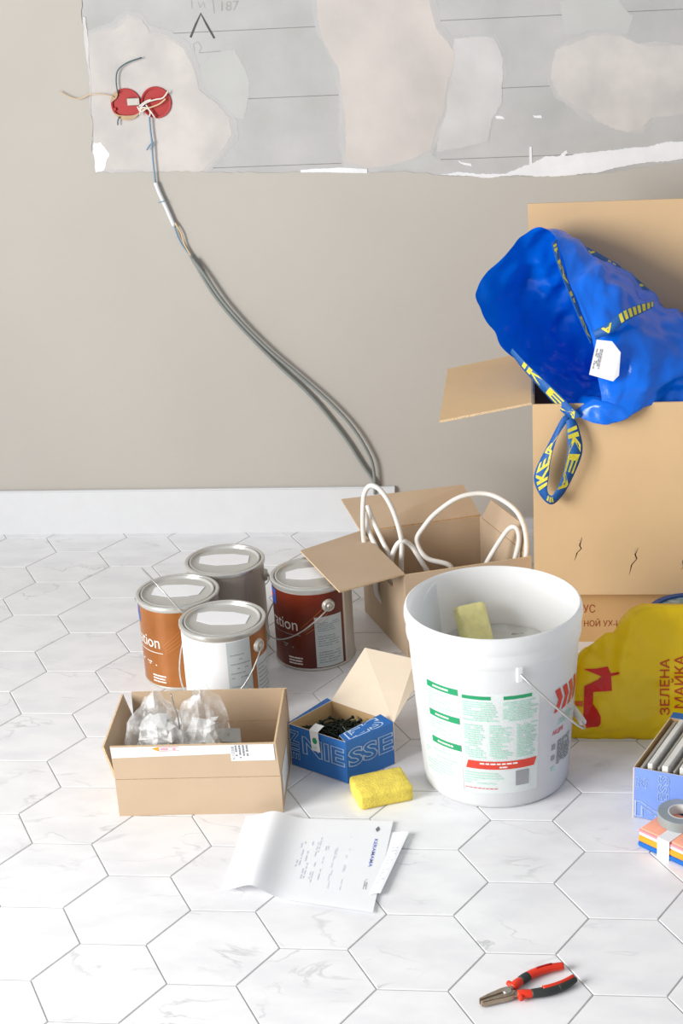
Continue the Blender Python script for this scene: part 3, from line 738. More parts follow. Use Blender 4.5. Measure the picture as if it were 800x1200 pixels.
# -- sponge in front of the blue carton
def sponge(name, P4, z0, h, label, parent=None):
    cx = sum((V(p) for p in P4), V((0, 0, 0)))/4
    bm = bmesh.new(); n = 10
    vs = {}
    me = gridpatch(lambda u, v: V((0, 0, 0)), 1, 1)
    bm.free()
    ex = (V(P4[1])-V(P4[0])); ey = (V(P4[3])-V(P4[0]))
    me = rbox(ex.length, ey.length, h, .006, 2)
    bm = bmesh.new(); bm.from_mesh(me); bmesh.ops.subdivide_edges(bm, edges=[e for e in bm.edges if e.calc_length() > .012], cuts=5, use_grid_fill=True)
    a = math.atan2(ex.y, ex.x)
    R = random.Random(4)
    for v in bm.verts:
        d = noise.noise(v.co*90)*.0012+noise.noise(v.co*30)*.001
        v.co += v.co.normalized()*d*(0 if v.co.z < .002 else 1)
        v.co = V((v.co.x*math.cos(a)-v.co.y*math.sin(a)+cx.x, v.co.x*math.sin(a)+v.co.y*math.cos(a)+cx.y, v.co.z+z0))
    me = bpy.data.meshes.new('m'); bm.to_mesh(me); bm.free()
    for p in me.polygons: p.use_smooth = True
    o = obj(name, me, M['sponge'], None, (cx.x, cx.y, z0)); o.location = (cx.x, cx.y, z0)
    tag(o, label, 'sponge'); return o
sponge('cleaning_sponge', [(-.2845, .115, 0), (-.191, .153, 0), (-.222, .222, 0), (-.3155, .184, 0)], 0, .031, 'yellow cellulose sponge lying on the tiles against the blue carton')

# ------------------------------------------------------------------ white bucket
BK = (-.0475, .258); BH = .347
def brad(z): return .1325+(.1525-.1325)*min(1, z/.29)
bt = thing('plastic_bucket', (*BK, 0), 'large white plastic bucket with green and red printing', 'bucket')
prof = [(0, .004), (.122, .004), (.126, 0), (.1295, .002), (.1325, .008), (brad(.1), .1), (brad(.2), .2), (brad(.285), .285), (.1530, .287),
        (.1545, .289), (.1560, .297), (.1555, .306), (.1545, .311), (.1545, .314), (.1570, .319), (.1585, .328), (.1580, .338), (.1560, .345), (.1530, BH), (.1505, .345), (.1490, .34),
        (.1475, .3), (brad(.2)-.004, .2), (.130, .012), (.125, .007), (0, .007)]
obj('shell', lathe(prof, 72), M['bucket'], bt)
offb = (*BK, 0)
def bp(th, z, o=.0006): return cyl(BK, brad(z)+o, th, z)
def bpanel(name, t0, t1, z0, z1, m, o=.0006, dz0=0, dz1=0, skew=0):
    return obj(name, gridpatch(lambda u, v: bp(t0+(t1-t0)*u+skew*v, (z0+(z1-z0)*v), o), max(2, int((t1-t0)/5)), 2), m, bt, offb)
def bwords(name, t0, t1, z0, z1, rows, m, seed, fill=.45, dens=.92, wl_=(.08, .3)):
    return obj(name, words(lambda x, y: bp(t0+x, z0+y, .0012), t1-t0, z1-z0, rows, fill, dens, wl_, seed), m, bt, offb)
bpanel('label_panel', -62, -23.5, .035, .246, M['pale'], .0004)
bpanel('label_panel', -21.5, 33, .035, .240, M['pale'], .0004)
for z in (.230, .172, .116): bpanel('heading_bar', -50, -23.5, z, z+.0125, M['green'], .001); bwords('heading_print', -43, -30, z+.003, z+.009, 1, M['white_text'], int(z*1000), .8, .95, (.08, .2)) if False else bwords('heading_text', -44, -29, z+.004, z+.0085, 1, M['white_text'], int(z*1000), .8, .95, (.08, .2))
for z in (.188, .132): bwords('fine_print', -50, -26, z, z+.036, 7, M['green_faint'], int(z*999), .3, .6)
bwords('fine_print', -60, -26, .05, .105, 9, M['green_faint'], 17, .3, .8)
bpanel('heading_bar', -20.5, -1, .2285, .2355, M['green'], .001); bpanel('heading_bar', 7.5, 27, .2285, .2355, M['green'], .001)
bwords('fine_print', -20.5, 4, .184, .225, 9, M['green_faint'], 41, .5); bwords('fine_print', 7, 32, .184, .225, 9, M['green_faint'], 42, .5)
for k, (a, b) in enumerate(((-20.5, -5), (-2.5, 13.5), (16.5, 32))): bwords('fine_print', a, b, .108, .178, 15, M['green_faint'], 50+k, .5)
bpanel('warning_bar', -20.5, 30, .086, .1025, M['red_print'], .001, skew=2)
bwords('warning_text', -10, 22, .0955, .0995, 1, M['white_text'], 61, .8, .95, (.06, .14)); bwords('warning_text', 2, 10, .0885, .0925, 1, M['white_text'], 62, .8, .95, (.2, .4))
bpanel('barcode', 16, 26, .05, .081, M['grey_print'], .001)
bwords('fine_print', -22, 8, .053, .080, 5, M['green_faint'], 63, .4); bwords('fine_print', -22, 7, .0435, .0465, 1, M['logo_red'], 64, .5, .95, (.04, .1))
# flame-like stripes of the emblem
for k in range(4):
    a0 = 46.3+k*8.1
    P = [(a0, .2225), (a0+5.3, .2235), (a0+9, .2005), (a0+5, .1775), (a0, .176), (a0+4.3, .199)]
    me = mesh([bp(th, z, .001) for th, z in P], [(0, 1, 2, 5), (5, 2, 3, 4)])
    obj('emblem_stripe', me, M['red_print'] if k < 2 else M['orange_print'], bt, offb)
text_on('lettering', 'АКЦИЯ', lambda x, y: bp(46+math.degrees(x/.14), .131+y), .009, .03, M['logo_red'], bt, offb, bold=.02)
bwords('fine_print', 52, 76, .065, .115, 12, M['dark_print'], 71, .5); bwords('fine_print', 52, 74, .146, .166, 3, M['green_faint'], 72, .5)
bpanel('pictogram', 46, 50, .10, .112, M['grey_print']); bpanel('pictogram', 46, 50, .078, .088, M['grey_print']); bpanel('pictogram', 46.5, 50, .056, .064, M['green_faint'])
# ears and bail
for th in (18, 198):
    me = rbox(.013, .008, .03, .003); a = math.radians(th)
    for v in me.vertices:
        x, y, z = v.co; v.co = V((BK[0]+(brad(.27)+.003)*math.sin(a)+x*math.cos(a)-y*math.sin(a), BK[1]-(brad(.27)+.003)*math.cos(a)+x*math.sin(a)+y*math.cos(a), z+.262))
    obj('ear', me, M['bucket'], bt, offb)
e1 = cyl(BK, .160, 18, .2795); e2 = cyl(BK, .160, 198, .2795); mid = (e1+e2)/2; axh = (e1-e2)/2
gp = at(677, 838, .255)
dn = gp-mid
pts = [mid+axh*math.cos(math.pi*i/32)+dn*(math.sin(math.pi*i/32)**.75) for i in range(33)]
bail_ = obj('bail', tube(pts, .0021, 6, 1), M['wire'], bt, offb)
gm = tube(pts[14:19], .007, 10, 1)
obj('grip', gm, M['wire_white'], bail_, offb)
# residue and sponge inside
LV = .212
rs = gridpatch(lambda u, v: V((BK[0]+(.1425*v)*math.sin(2*math.pi*u), BK[1]-(.1425*v)*math.cos(2*math.pi*u), LV+.006*noise.noise(V((v*math.sin(6.283*u)*4, v*math.cos(6.283*u)*4, 1)))+.02*v*v*max(0, -math.cos(6.283*u)))), 48, 10)
tag(obj('plaster_residue', join(rs, lathe([(.1425, LV+.002), (.133, .06), (.129, .0075), (0, .0075)], 48, (*BK, 0))), M['residue'], None), 'greyish white plaster residue at the bottom of the bucket', 'residue')['kind'] = 'stuff'
for k in range(7):
    R = random.Random(80+k); p = at(603+k*5, 736+R.uniform(-2, 3), .345)
    me = crumple((0, 0, .004), (.010, .008, .006), 20+k, 2, .6)
    o = obj('plaster_crumb', me, M['residue_dark']); o.location = (p.x, .375+R.uniform(-.015, .01), LV+.003)
    tag(o, 'small grey crumb of dried plaster in the bucket', 'crumb', 'plaster crumbs in the bucket')
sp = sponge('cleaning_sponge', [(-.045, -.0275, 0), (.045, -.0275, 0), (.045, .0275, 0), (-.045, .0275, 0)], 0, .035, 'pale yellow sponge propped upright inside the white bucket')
sp.data.materials[0] = M['sponge_hazed']
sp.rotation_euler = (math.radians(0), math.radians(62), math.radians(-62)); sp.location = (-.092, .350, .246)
ps = obj('plastic_sheet', gridpatch(lambda u, v: cyl(BK, (.1455-.015*(1-v))-.016*math.sin(math.pi*u), -133+78*u, .216+.125*v*(1-.2*u)), 14, 4), M['film'])
tag(ps, 'loose curved white plastic sheet inside the left of the bucket', 'plastic sheet')

# ------------------------------------------------------------------ small open carton with white cable
SFL, SFR, SBR, SBL = (-.242, .709), (.020, .800), (-.094, 1.035), (-.357, .944)
sc = carton('cable_carton', 'open cardboard carton with spread flaps holding a white cable coil', [SFL, SFR, SBR, SBL], 0, .195, {1: (.055, 8, .05, 0)}, M['card'], .0035,
            quads={2: [(-.411, 1.05, .2305), (-.135, 1.10, .243)], 3: [(-.3685, .619, .1965), (-.4775, .831, .1965)]})
offs = sc.location.copy()
# hand hole in the left side
hd = V((*SBL, 0))-V((*SFL, 0)); hd.normalize(); hn = V((-hd.y, hd.x, 0)); hn = hn if hn.x < 0 else -hn
hp = V((*SFL, .145))+hd*.10
lp = min((c for c in sc.children if c.name.startswith('side_panel')), key=lambda c: sum(v.co.x for v in c.data.vertices))
q0, q1 = V((*SFL, 0))+hd*.0035, V((*SBL, 0))-hd*.0035
recut(lp, holed([q0, q1, q1+V((0, 0, .195)), q0+V((0, 0, .195))], [[hp+hd*(.028*math.cos(a))+V((0, 0, .013*math.sin(a)))-V((0, 0, 0))-hn*((hp-q0).dot(hn)) for a in [2*math.pi*i/16 for i in range(16)]]], .0035, -hn), offs)
wc = thing('white_cable', V((-.17, .87, .0045)), 'thick white cable coiled in loops above the open carton', 'cable')
def wcab(P): obj('loop', tube([at(*p) for p in P], .0055, 8, 8), M['cable_white'], wc, wc.location)
wcab([(524, 690, .86), (528, 664, .84), (500, 654, .84), (488, 634, .85), (496, 618, .86), (512, 600, .87), (540, 582, .88), (572, 579, .88), (600, 594, .85), (613, 614, .82), (617, 640, .812), (614, 668, .812)])
wcab([(470, 690, .84), (470, 660, .83), (470, 632, .83), (461, 600, .84), (448, 577, .85), (435, 569, .86), (427, 578, .87), (425, 600, .87), (426, 632, .88), (432, 660, .88)])
wcab([(430, 592, .90), (438, 612, .89), (448, 634, .87), (458, 656, .85), (462, 680, .84)])
wcab([(427, 600, .90), (432, 622, .89), (442, 645, .87), (450, 668, .86)])
wcab([(456, 690, .84), (458, 658, .83), (464, 640, .83), (472, 634, .83), (482, 640, .84), (490, 652, .84), (502, 672, .84)])
wcab([(562, 676, .86), (572, 656, .85), (586, 633, .845), (597, 619, .84), (605, 619, .835), (608, 632, .83), (604, 652, .83), (598, 672, .83)])
wcab([(440, 676, .85), (444, 700, .85), (470, 720, .84), (520, 716, .85), (560, 700, .87), (540, 690, .90), (480, 690, .88)])
for p0, p1 in (((524, 690, .86), (524, 690, .86)),): pass
# coil lying at the bottom so that the loops are carried
cpts = [V((-.17+.085*math.cos(a)+.01*math.sin(a*.37), .87+.085*math.sin(a), .010+.010*a/6.283)) for a in [2*math.pi*i/16 for i in range(16*9)]]
obj('coil', tube(cpts, .0055, 8, 2), M['cable_white'], wc, wc.location)

# ------------------------------------------------------------------ large box on a flatter printed box
LBX0, LBX1, LBY0, LBY1, LBZ0, LBZ1 = .0255, .545, .7493, 1.119, .1297, .5490
under = thing('flat_box', (.06, .7893, 0), 'flat brown box with red lettering under the big box', 'cardboard box')
fo = under.location.copy()
mtb = [M['card_brown'], M['card_edge']]
ux0, ux1, uy0, uy1, uz = .045, .53, .7893, 1.12, .1295
cor = [V((ux0, uy0, 0)), V((ux1, uy0, 0)), V((ux1, uy1, 0)), V((ux0, uy1, 0))]
cin = [c+(V(((ux0+ux1)/2, (uy0+uy1)/2, 0))-c).normalized()*.006 for c in cor]
slab_obj('bottom_panel', cin, .004, mtb, under, fo, V((0, 0, 1)))
slab_obj('top_panel', [c+V((0, 0, uz-.0002)) for c in cin], .004, mtb, under, fo, V((0, 0, -1)))
for i, nm in enumerate(('front_panel', 'side_panel', 'back_panel', 'side_panel')):
    a, b = cor[i], cor[(i+1) % 4]; e = (b-a).normalized()
    s_ = e*(.0039 if i % 2 else 0); zz = 0 if i % 2 == 0 else .004
    slab_obj(nm, [a+s_+V((0, 0, zz)), b-s_+V((0, 0, zz)), b-s_+V((0, 0, uz-zz)), a+s_+V((0, 0, uz-zz))], .004, mtb, under, fo, V((-e.y, e.x, 0)))
M['red_brown'] = mat('red_brown_print', (150, 62, 22), .7)
def ft(px, py): p = at(px, py, uy0-.0006); return p
for s, (pa, pb), h in (('УС', ((683, 718), (697, 718)), .019), ('НОЙ УХ-ИВ', ((684, 734), (733, 732)), .014)):
    a = ft(*pa); b = ft(*pb)
    text_on('lettering', s, lambda x, y: a+V((x, 0, y)), h, (b-a).length, M['red_brown'], under, fo)
big = carton('moving_box', 'big tan cardboard box with tall back flap and blue bag in it', [(LBX0, LBY0), (LBX1, LBY0), (LBX1, LBY1), (LBX0, LBY1)], LBZ0, LBZ1-LBZ0,
             {2: (.33, 1, 0, .006), 3: (.19, 101, .004, 0), 1: (.19, 110, .004, 0)}, M['card_big'], .0045)
ob = big.location.copy()
slits = []
for k, (P) in enumerate(([(682, 630), (679, 640), (681, 643), (676, 648), (673, 657)], [(748, 642), (744, 650), (746, 655), (740, 662), (737, 674)], [(804, 652), (800, 658), (801, 664), (797, 668)])):
    pts = [at(px, py, LBY0) for px, py in P]; w = [.0003]+[.0015]*(len(pts)-2)+[.0003]
    slits.append([p-V((a, 0, 0)) for p, a in zip(pts, w)]+[p+V((a, 0, 0)) for p, a in list(zip(pts, w))[::-1]])
    pts2 = [p+V((-.0035, -.0006, .002)) for p in pts[:3]]; vs = []
    for p in pts2: vs += [p-V((.0014, 0, 0)), p+V((.0014, 0, 0))]
    obj('torn_lip', mesh(vs, [(2*i, 2*i+1, 2*i+3, 2*i+2) for i in range(len(pts2)-1)]), M['card_edge'], big, ob)
fpan = next(c for c in big.children if c.name.startswith('front_panel'))
recut(fpan, holed([V((LBX0, LBY0, LBZ0)), V((LBX1, LBY0, LBZ0)), V((LBX1, LBY0, LBZ1)), V((LBX0, LBY0, LBZ1))], slits, .0045, V((0, 1, 0))), ob)
obj('taped_edge', mesh([V((LBX0-.0006, LBY0+y, z)) for y, z in ((.0, LBZ0+.01), (.012, LBZ0+.01), (.012, LBZ1-.01), (.0, LBZ1-.01))], [(0, 1, 2, 3)]), M['card_edge'], big, ob)

# ------------------------------------------------------------------ blue tarpaulin bag
rings = [
 [(628, 267, 1.05), (590, 300, 1.03), (560, 336, .99), (570, 375, .93), (602, 418, .86), (642, 462, .79), (676, 488, .735), (704, 490, .728), (700, 445, .745), (692, 395, .79), (672, 345, .86), (660, 308, .92), (650, 279, .98)],
 [(672, 292, 1.09), (650, 320, 1.095), (636, 352, 1.095), (640, 390, 1.06), (655, 425, .99), (676, 452, .88), (700, 466, .742), (722, 488, .732), (724, 445, .745), (716, 395, .78), (704, 352, .85), (696, 318, .92), (688, 296, 1.0)],
 [(715, 315, 1.095), (700, 340, 1.10), (690, 368, 1.10), (692, 400, 1.08), (702, 430, 1.02), (722, 450, .91), (737, 464, .762), (752, 474, .748), (758, 440, .755), (756, 405, .79), (748, 370, .86), (740, 342, .93), (732, 322, 1.02)],
 [(775, 362, 1.09), (765, 375, 1.10), (758, 395, 1.10), (760, 415, 1.09), (768, 435, 1.04), (778, 455, .94), (785, 468, .80), (800, 464, .79), (805, 440, .795), (806, 415, .82), (802, 392, .88), (796, 376, .95), (788, 368, 1.03)],
 [(850, 385, 1.08), (842, 395, 1.09), (838, 410, 1.09), (838, 430, 1.07), (842, 445, 1.03), (848, 460, .95), (852, 470, .85), (862, 468, .83), (868, 445, .83), (870, 425, .85), (868, 405, .90), (864, 392, .97), (858, 384, 1.04)],
 [(905, 430, 1.02), (902, 434, 1.03), (900, 440, 1.03), (900, 446, 1.02), (902, 452, 1.0), (904, 456, .97), (906, 458, .94), (908, 456, .93), (910, 450, .93), (910, 444, .94), (910, 438, .96), (909, 433, .98), (907, 431, 1.0)]]
R3 = [[at(*p) for p in r] for r in rings]
NU, NV = 13*12, 90
ringS = [spline(r, 12, True) for r in R3]
def bag_pt(i, v):
    x = v*(len(ringS)-1); k = min(int(x), len(ringS)-2); t = x-k
    g = lambda j: ringS[max(0, min(len(ringS)-1, j))][i % NU]
    return cr(g(k-1), g(k), g(k+1), g(k+2), t)
vs = []; fs = []
for j in range(NV+1):
    for i in range(NU):
        v = (j/NV)**1.15; p = bag_pt(i, v)
        cen_ = sum((bag_pt(q_*19, v) for q_ in range(8)), V((0, 0, 0)))/8
        nrm = (p-cen_).normalized()
        w = min(1, .45+v*5)
        d = (fold(p*13, 5, 8, 1.0, 3.2)-.55)*.030+(fold(p*34, 9, 6, 1.0, 2.6)-.55)*.010+noise.noise(p*60)*.001
        vs.append(p+nrm*d*w)
for j in range(NV):
    for i in range(NU): fs.append((j*NU+i, j*NU+(i+1) % NU, (j+1)*NU+(i+1) % NU, (j+1)*NU+i))
fs.append(tuple(NV*NU+i for i in range(NU)))
bg = thing('shopping_bag', (.2, .76, .549), 'crumpled blue tarpaulin shopping bag spilling out of the big box', 'bag')
bo = bg.location.copy()
obj('bag_body', mesh(vs, fs, True), M['blue_bag'], bg, bo)
def ribbon(name, A_, B_, n=8):
    a = spline([at(*p) for p in A_], n); b = spline([at(*p) for p in B_], n)
    k = len(a)
    def f(s, t):
        x = max(0, min(1, s))*(k-1); i = min(int(x), k-2); q_ = x-i
        return (a[i]*(1-q_)+a[i+1]*q_)*(1-t)+(b[i]*(1-q_)+b[i+1]*q_)*t
    me = gridpatch(f, k-1, 2)
    o = obj(name, me, M['strap'], bg, bo)
    md = o.modifiers.new('thickness', 'SOLIDIFY'); md.thickness = .0012; md.offset = 0
    L_ = sum((a[i+1]-a[i]).length for i in range(k-1))
    return f, L_
def strap_text(f, s, s0, s1, m, flip=False, eps=.0012, bold=.03, lo=.15, hi=.85):
    vs_, fs_ = text_geo(s, 1, bold=bold); x0, x1 = min(v.x for v in vs_), max(v.x for v in vs_)
    out = []
    for v in vs_:
        x = (v.x-x0)/(x1-x0); y = v.y/.73
        if flip: x, y = 1-x, 1-y
        p = f(s0+(s1-s0)*x, lo+(hi-lo)*y); out.append(p+(CAM-p).normalized()*eps)
    return obj('strap_lettering', mesh(out, fs_), m, bg, bo)
# hanging handle loop in front of the box
hA = [(662, 486, .735), (656, 493, .731), (644, 517, .728), (628, 549, .724), (626, 565, .722), (634, 582, .720), (645, 591, .719), (656, 584, .720), (668, 565, .722), (682, 530, .725), (678, 502, .730), (672, 489, .734)]
hB = [(668, 490, .735), (664, 495, .730), (653, 512, .721), (646, 535, .714), (643, 556, .712), (641, 574, .711), (645, 581, .711), (650, 577, .711), (658, 560, .713), (665, 530, .716), (664, 508, .722), (663, 493, .731)]
f, L_ = ribbon('handle_loop', hA, hB)
strap_text(f, 'IKEA', .17, .42, M['strap_yellow'], True, lo=.1, hi=.9)
strap_text(f, 'IKEA', .66, .93, M['strap_yellow'], True, lo=.1, hi=.9)
strap_text(f, 'III', .50, .58, M['strap_yellow'], True, lo=.2, hi=.8)
# webbing along the lower left rim
lA = [(598, 413, .855), (612, 432, .83), (630, 452, .80), (646, 470, .772), (662, 486, .738), (672, 492, .728)]
lB = [(600, 408, .848), (616, 425, .82), (636, 444, .79), (654, 461, .76), (672, 479, .728), (680, 487, .722)]
f, L_ = ribbon('webbing', lA, lB)
strap_text(f, 'IK', .18, .42, M['strap_yellow'], lo=.2, hi=.9); strap_text(f, 'EA', .5, .98, M['strap_yellow'], lo=.15, hi=.9)
# webbing along the near rim
nA = [(652, 281, .965), (656, 300, .92), (664, 325, .88), (676, 355, .835), (686, 380, .80), (694, 399, .77)]
nB = [(646, 285, .95), (651, 304, .905), (660, 329, .865), (672, 358, .82), (683, 384, .785), (692, 403, .757)]
f, L_ = ribbon('webbing', nA, nB)
strap_text(f, 'IKEA', .05, .45, M['strap_yellow'], lo=.2, hi=.8); strap_text(f, 'IKEA', .5, .95, M['strap_yellow'], lo=.2, hi=.8)
# webbing along the upper back edge
uA = [(652, 275, .99), (680, 286, 1.01), (710, 302, 1.02), (740, 322, 1.02), (764, 344, 1.02), (786, 372, 1.02)]
uB = [(651, 282, .975), (677, 293, .99), (706, 309, 1.0), (735, 330, 1.0), (758, 351, 1.0), (778, 375, 1.0)]
f, L_ = ribbon('webbing', uA, uB)
strap_text(f, 'IKEA', .08, .32, M['strap_yellow'], lo=.1, hi=.95); strap_text(f, 'IKEA', .42, .72, M['strap_yellow'], lo=.1, hi=.95)
# strap folded across the body
sA = [(694, 388, .762), (712, 378, .757), (730, 364, .772), (748, 357, .80), (765, 353, .83)]
sB = [(698, 398, .758), (716, 390, .750), (734, 376, .762), (750, 368, .79), (765, 360, .825)]
f, L_ = ribbon('handle', sA, sB)
strap_text(f, 'IIIIIIII', .42, 1, M['strap_yellow'], lo=.1, hi=.9); strap_text(f, 'A', .14, .30, M['strap_yellow'], lo=.2, hi=.9)
tgq = [at(*p) for p in ((690, 439, .722), (718, 447, .719), (725, 440, .722), (727, 413, .728), (717, 400, .731), (699, 398, .733))]
sl = obj('care_tag', slab(tgq, .0006), M['tag_white'], bg, bo)
ax1 = (tgq[0]-tgq[5]); ay1 = (tgq[4]-tgq[5])
tn = (CAM-tgq[0]).normalized()*.0008
obj('tag_print', words(lambda x, y: tgq[5]+ax1*(.25+x)+ay1*(.1+y)+tn, .6, .45, 4, .4, .8, (.05, .2), 6), M['ink_dark'], bg, bo)

# ------------------------------------------------------------------ yellow carrier bag
YX0, YX1 = .092, .46
ytop = [(0, .135), (.03, .165), (.09, .185), (.18, .21), (.22, .207), (.255, .235), (.30, .252), (.36, .262), (.6, .262), (.85, .255), (1, .22)]
def ytf(u):
    for (a, za), (b, zb) in zip(ytop, ytop[1:]):
        if u <= b: return za+(zb-za)*(u-a)/(b-a)
    return .2
def yfront(x, z):
    u = (x-YX0)/(YX1-YX0); v = min(1, max(0, z/ytf(min(1, max(0, u)))))
    y = .376+.028*v-.020*math.sin(math.pi*min(1, max(0, v)))*math.sin(math.pi*min(1, max(0, u)))**.5
    q_ = V((x*9, z*11, 2)); y -= .009*(abs(noise.noise(q_))*2-.4)+.004*(abs(noise.noise(q_*2.7))*2-.4)
    y -= .012*math.exp(-((x-.193-(z-.2)*.25)/.012)**2)*max(0, (z-.10)/.14)
    return y
yb = thing('carrier_bag', (.25, .40, 0), 'bright yellow plastic carrier bag with red figure and lettering', 'bag')
yo = yb.location.copy()
def ysheet(back):
    def fn(u, v):
        x = YX0+(YX1-YX0)*u; z = ytf(u)*v
        if back: return V((x, .47-.045*v**2-.05*abs(2*u-1)**3+.006*noise.noise(V((x*12, z*12, 9))), z))
        return V((x, yfront(x, z), z))
    return fn
NUy, NVy = 70, 40
fF, fB = ysheet(False), ysheet(True)
vs = [fF(i/NUy, j/NVy) for j in range(NVy+1) for i in range(NUy+1)]; nf = len(vs)
vs += [fB(i/NUy, j/NVy) for j in range(NVy+1) for i in range(NUy+1)]
fs = []
for j in range(NVy):
    for i in range(NUy):
        a = j*(NUy+1)+i; fs.append((a, a+1, a+NUy+2, a+NUy+1)); fs.append((nf+a+1, nf+a, nf+a+NUy+1, nf+a+NUy+2))
for i in range(NUy):
    a = i; fs.append((a+1, a, nf+a, nf+a+1)); a = NVy*(NUy+1)+i; fs.append((a, a+1, nf+a+1, nf+a))
for j in range(NVy):
    a = j*(NUy+1); fs.append((a, a+NUy+1, nf+a+NUy+1, nf+a)); a += NUy; fs.append((a+NUy+1, a, nf+a, nf+a+NUy+1))
obj('bag_body', mesh(vs, fs, True), M['yellow'], yb, yo)
def ypx(px, py, o=.0012):
    y = .37
    for _ in range(12):
        p = at(px, py, y); y = yfront(p.x, p.z)-o
    return at(px, py, y)
def red_poly(P):
    P = [(640+a/5, 680+b/5) for a, b in P]
    bm = bmesh.new(); vv = [bm.verts.new((a, b, 0)) for a, b in P]; fc_ = bm.faces.new(vv); fc_.normal_update(); bmesh.ops.triangulate(bm, faces=bm.faces[:])
    for _ in range(2): bmesh.ops.subdivide_edges(bm, edges=[e for e in bm.edges if e.calc_length() > 3], cuts=1)
    bmesh.ops.triangulate(bm, faces=bm.faces[:])
    for v in bm.verts: v.co = ypx(v.co.x, v.co.y, .0018)
    me = bpy.data.meshes.new('m'); bm.to_mesh(me); bm.free()
    return me
obj('red_figure', red_poly([(222, 622), (300, 585), (330, 560), (378, 552), (384, 648), (275, 655), (272, 725), (300, 765), (318, 800), (318, 840), (305, 858), (205, 868), (175, 846), (214, 850)]), M['bag_red'], yb, yo)
obj('red_figure', red_poly([(215, 520), (290, 518), (360, 505), (376, 545), (425, 538), (428, 550), (380, 562), (340, 570), (290, 550)]), M['bag_red'], yb, yo)
obj('red_figure', red_poly([(165, 708), (212, 708), (212, 740), (170, 735)]), M['orange_print'], yb, yo)
def ytext(s, pxb, pyb, h, w):
    text_on('lettering', s, lambda x, y: ypx(pxb-y, pyb-x, .0016), h, w, M['bag_text'], yb, yo, bold=.01)
ytext('ЗЕЛЕНА', 784, 838, 11, 66); ytext('МАЙКА', 802, 830, 12, 62)

# blue rimmed round tub behind the yellow bag
tc_ = at(812, 717, .60); tz = tc_.z
tb = thing('round_tub', (tc_.x, .60, 0), 'round tub with blue rim and film cover behind the yellow bag', 'tub')
obj('wall', lathe([(0, .002), (.07, .002), (.075, 0), (.08, .01), (.086, tz-.01)], 40), M['navy'], tb)
obj('rim', lathe([(.086, tz-.014), (.0905, tz-.01), (.0905, tz-.002), (.088, tz+.001), (.076, tz+.001), (.075, tz-.004)], 40), M['navy'], tb)
obj('film_cover', lathe([(.0755, tz-.003), (.05, tz-.002), (.03, tz-.005), (0, tz-.003)], 40), M['wrapped'], tb)

# ------------------------------------------------------------------ pale blue carton with switch plates
P0 = V((.1922, .1085, 0)); du = V((.945, -.327, 0)).normalized(); dv = V((.40, .916, 0)).normalized()
cw, cd, chh = .14, .190, .100
cs = [P0, P0+du*cw, P0+du*cw+dv*cd, P0+dv*cd]
pc = thing('plate_carton', P0, 'periwinkle blue printed carton open on top, packed with switch plates', 'carton')
po = pc.location.copy(); mt2 = [M['blue_box2'], M['cream']]
cenP = sum(cs, V((0, 0, 0)))/4
slab_obj('bottom_panel', cs, .0015, mt2, pc, po, V((0, 0, 1)))
for i in range(4):
    a, b = cs[i], cs[(i+1) % 4]; e = (b-a).normalized(); n = V((e.y, -e.x, 0)); n = n if n.dot(cenP-a) > 0 else -n
    slab_obj('side_panel', wallq(a, b, chh), .0012, mt2, pc, po, n)
    slab_obj('lining', [p+n*.0012+V((0, 0, .0015 if j < 2 else -.0002)) for j, p in enumerate(wallq(a, b, chh))], .0005, [M['card_in']], pc, po, n)
slab_obj('flap', [cs[3]+V((0, 0, chh)), cs[2]+V((0, 0, chh)), cs[2]+dv*.02+V((0, 0, chh+.003)), cs[3]+dv*.018+V((0, 0, chh+.002))], .001, [M['blue_box'], M['cream']], pc, po)
pf = lambda x, y, o=.0010: P0+du*x-V((-dv.x*0, 0, 0))+V((du.y, -du.x, 0))*o+V((0, 0, y))
flat_text('lettering', 'N', pf, .005, .064, .019, .019, M['blue_line'], pc, po, **ol)
flat_text('lettering', 'NIE', pf, .003, .006, .030, .125, M['blue_line'], pc, po, **ol)
flat_text('lettering', 'ESS', pf, .062, .042, .018, .052, M['blue_line'], pc, po, 90, **ol)
pr = rbox(.004, cd-.012, .088, .0008, 1); pr.name = 'switch_plate'
for k, (x, tw, mm, zl) in enumerate(((.012, .005, 'plate', .098), (.026, .009, 'plate_white', .106), (.040, .004, 'plate', .100), (.053, .011, 'plate_white', .108), (.068, .004, 'plate', .100), (.081, .010, 'plate_white', .107), (.097, .005, 'plate', .101), (.112, .010, 'plate_white', .106), (.126, .005, 'plate', .099))):
    me = rbox(tw, cd-.014-(k % 3)*.006, zl-.0015, .001, 1); mz = Matrix(((du.x, dv.x, 0), (du.y, dv.y, 0), (0, 0, 1)))
    for v in me.vertices: v.co = mz @ v.co
    o = obj('switch_plate', me, M[mm]); p = P0+du*x+dv*cd/2; o.location = (p.x, p.y, .0015)
    tag(o, 'grey metal switch plate standing on edge in the periwinkle carton' if mm == 'plate' else 'thick white switch frame standing on edge in the periwinkle carton', 'switch plate', 'grey switch plates' if mm == 'plate' else 'white switch frames')

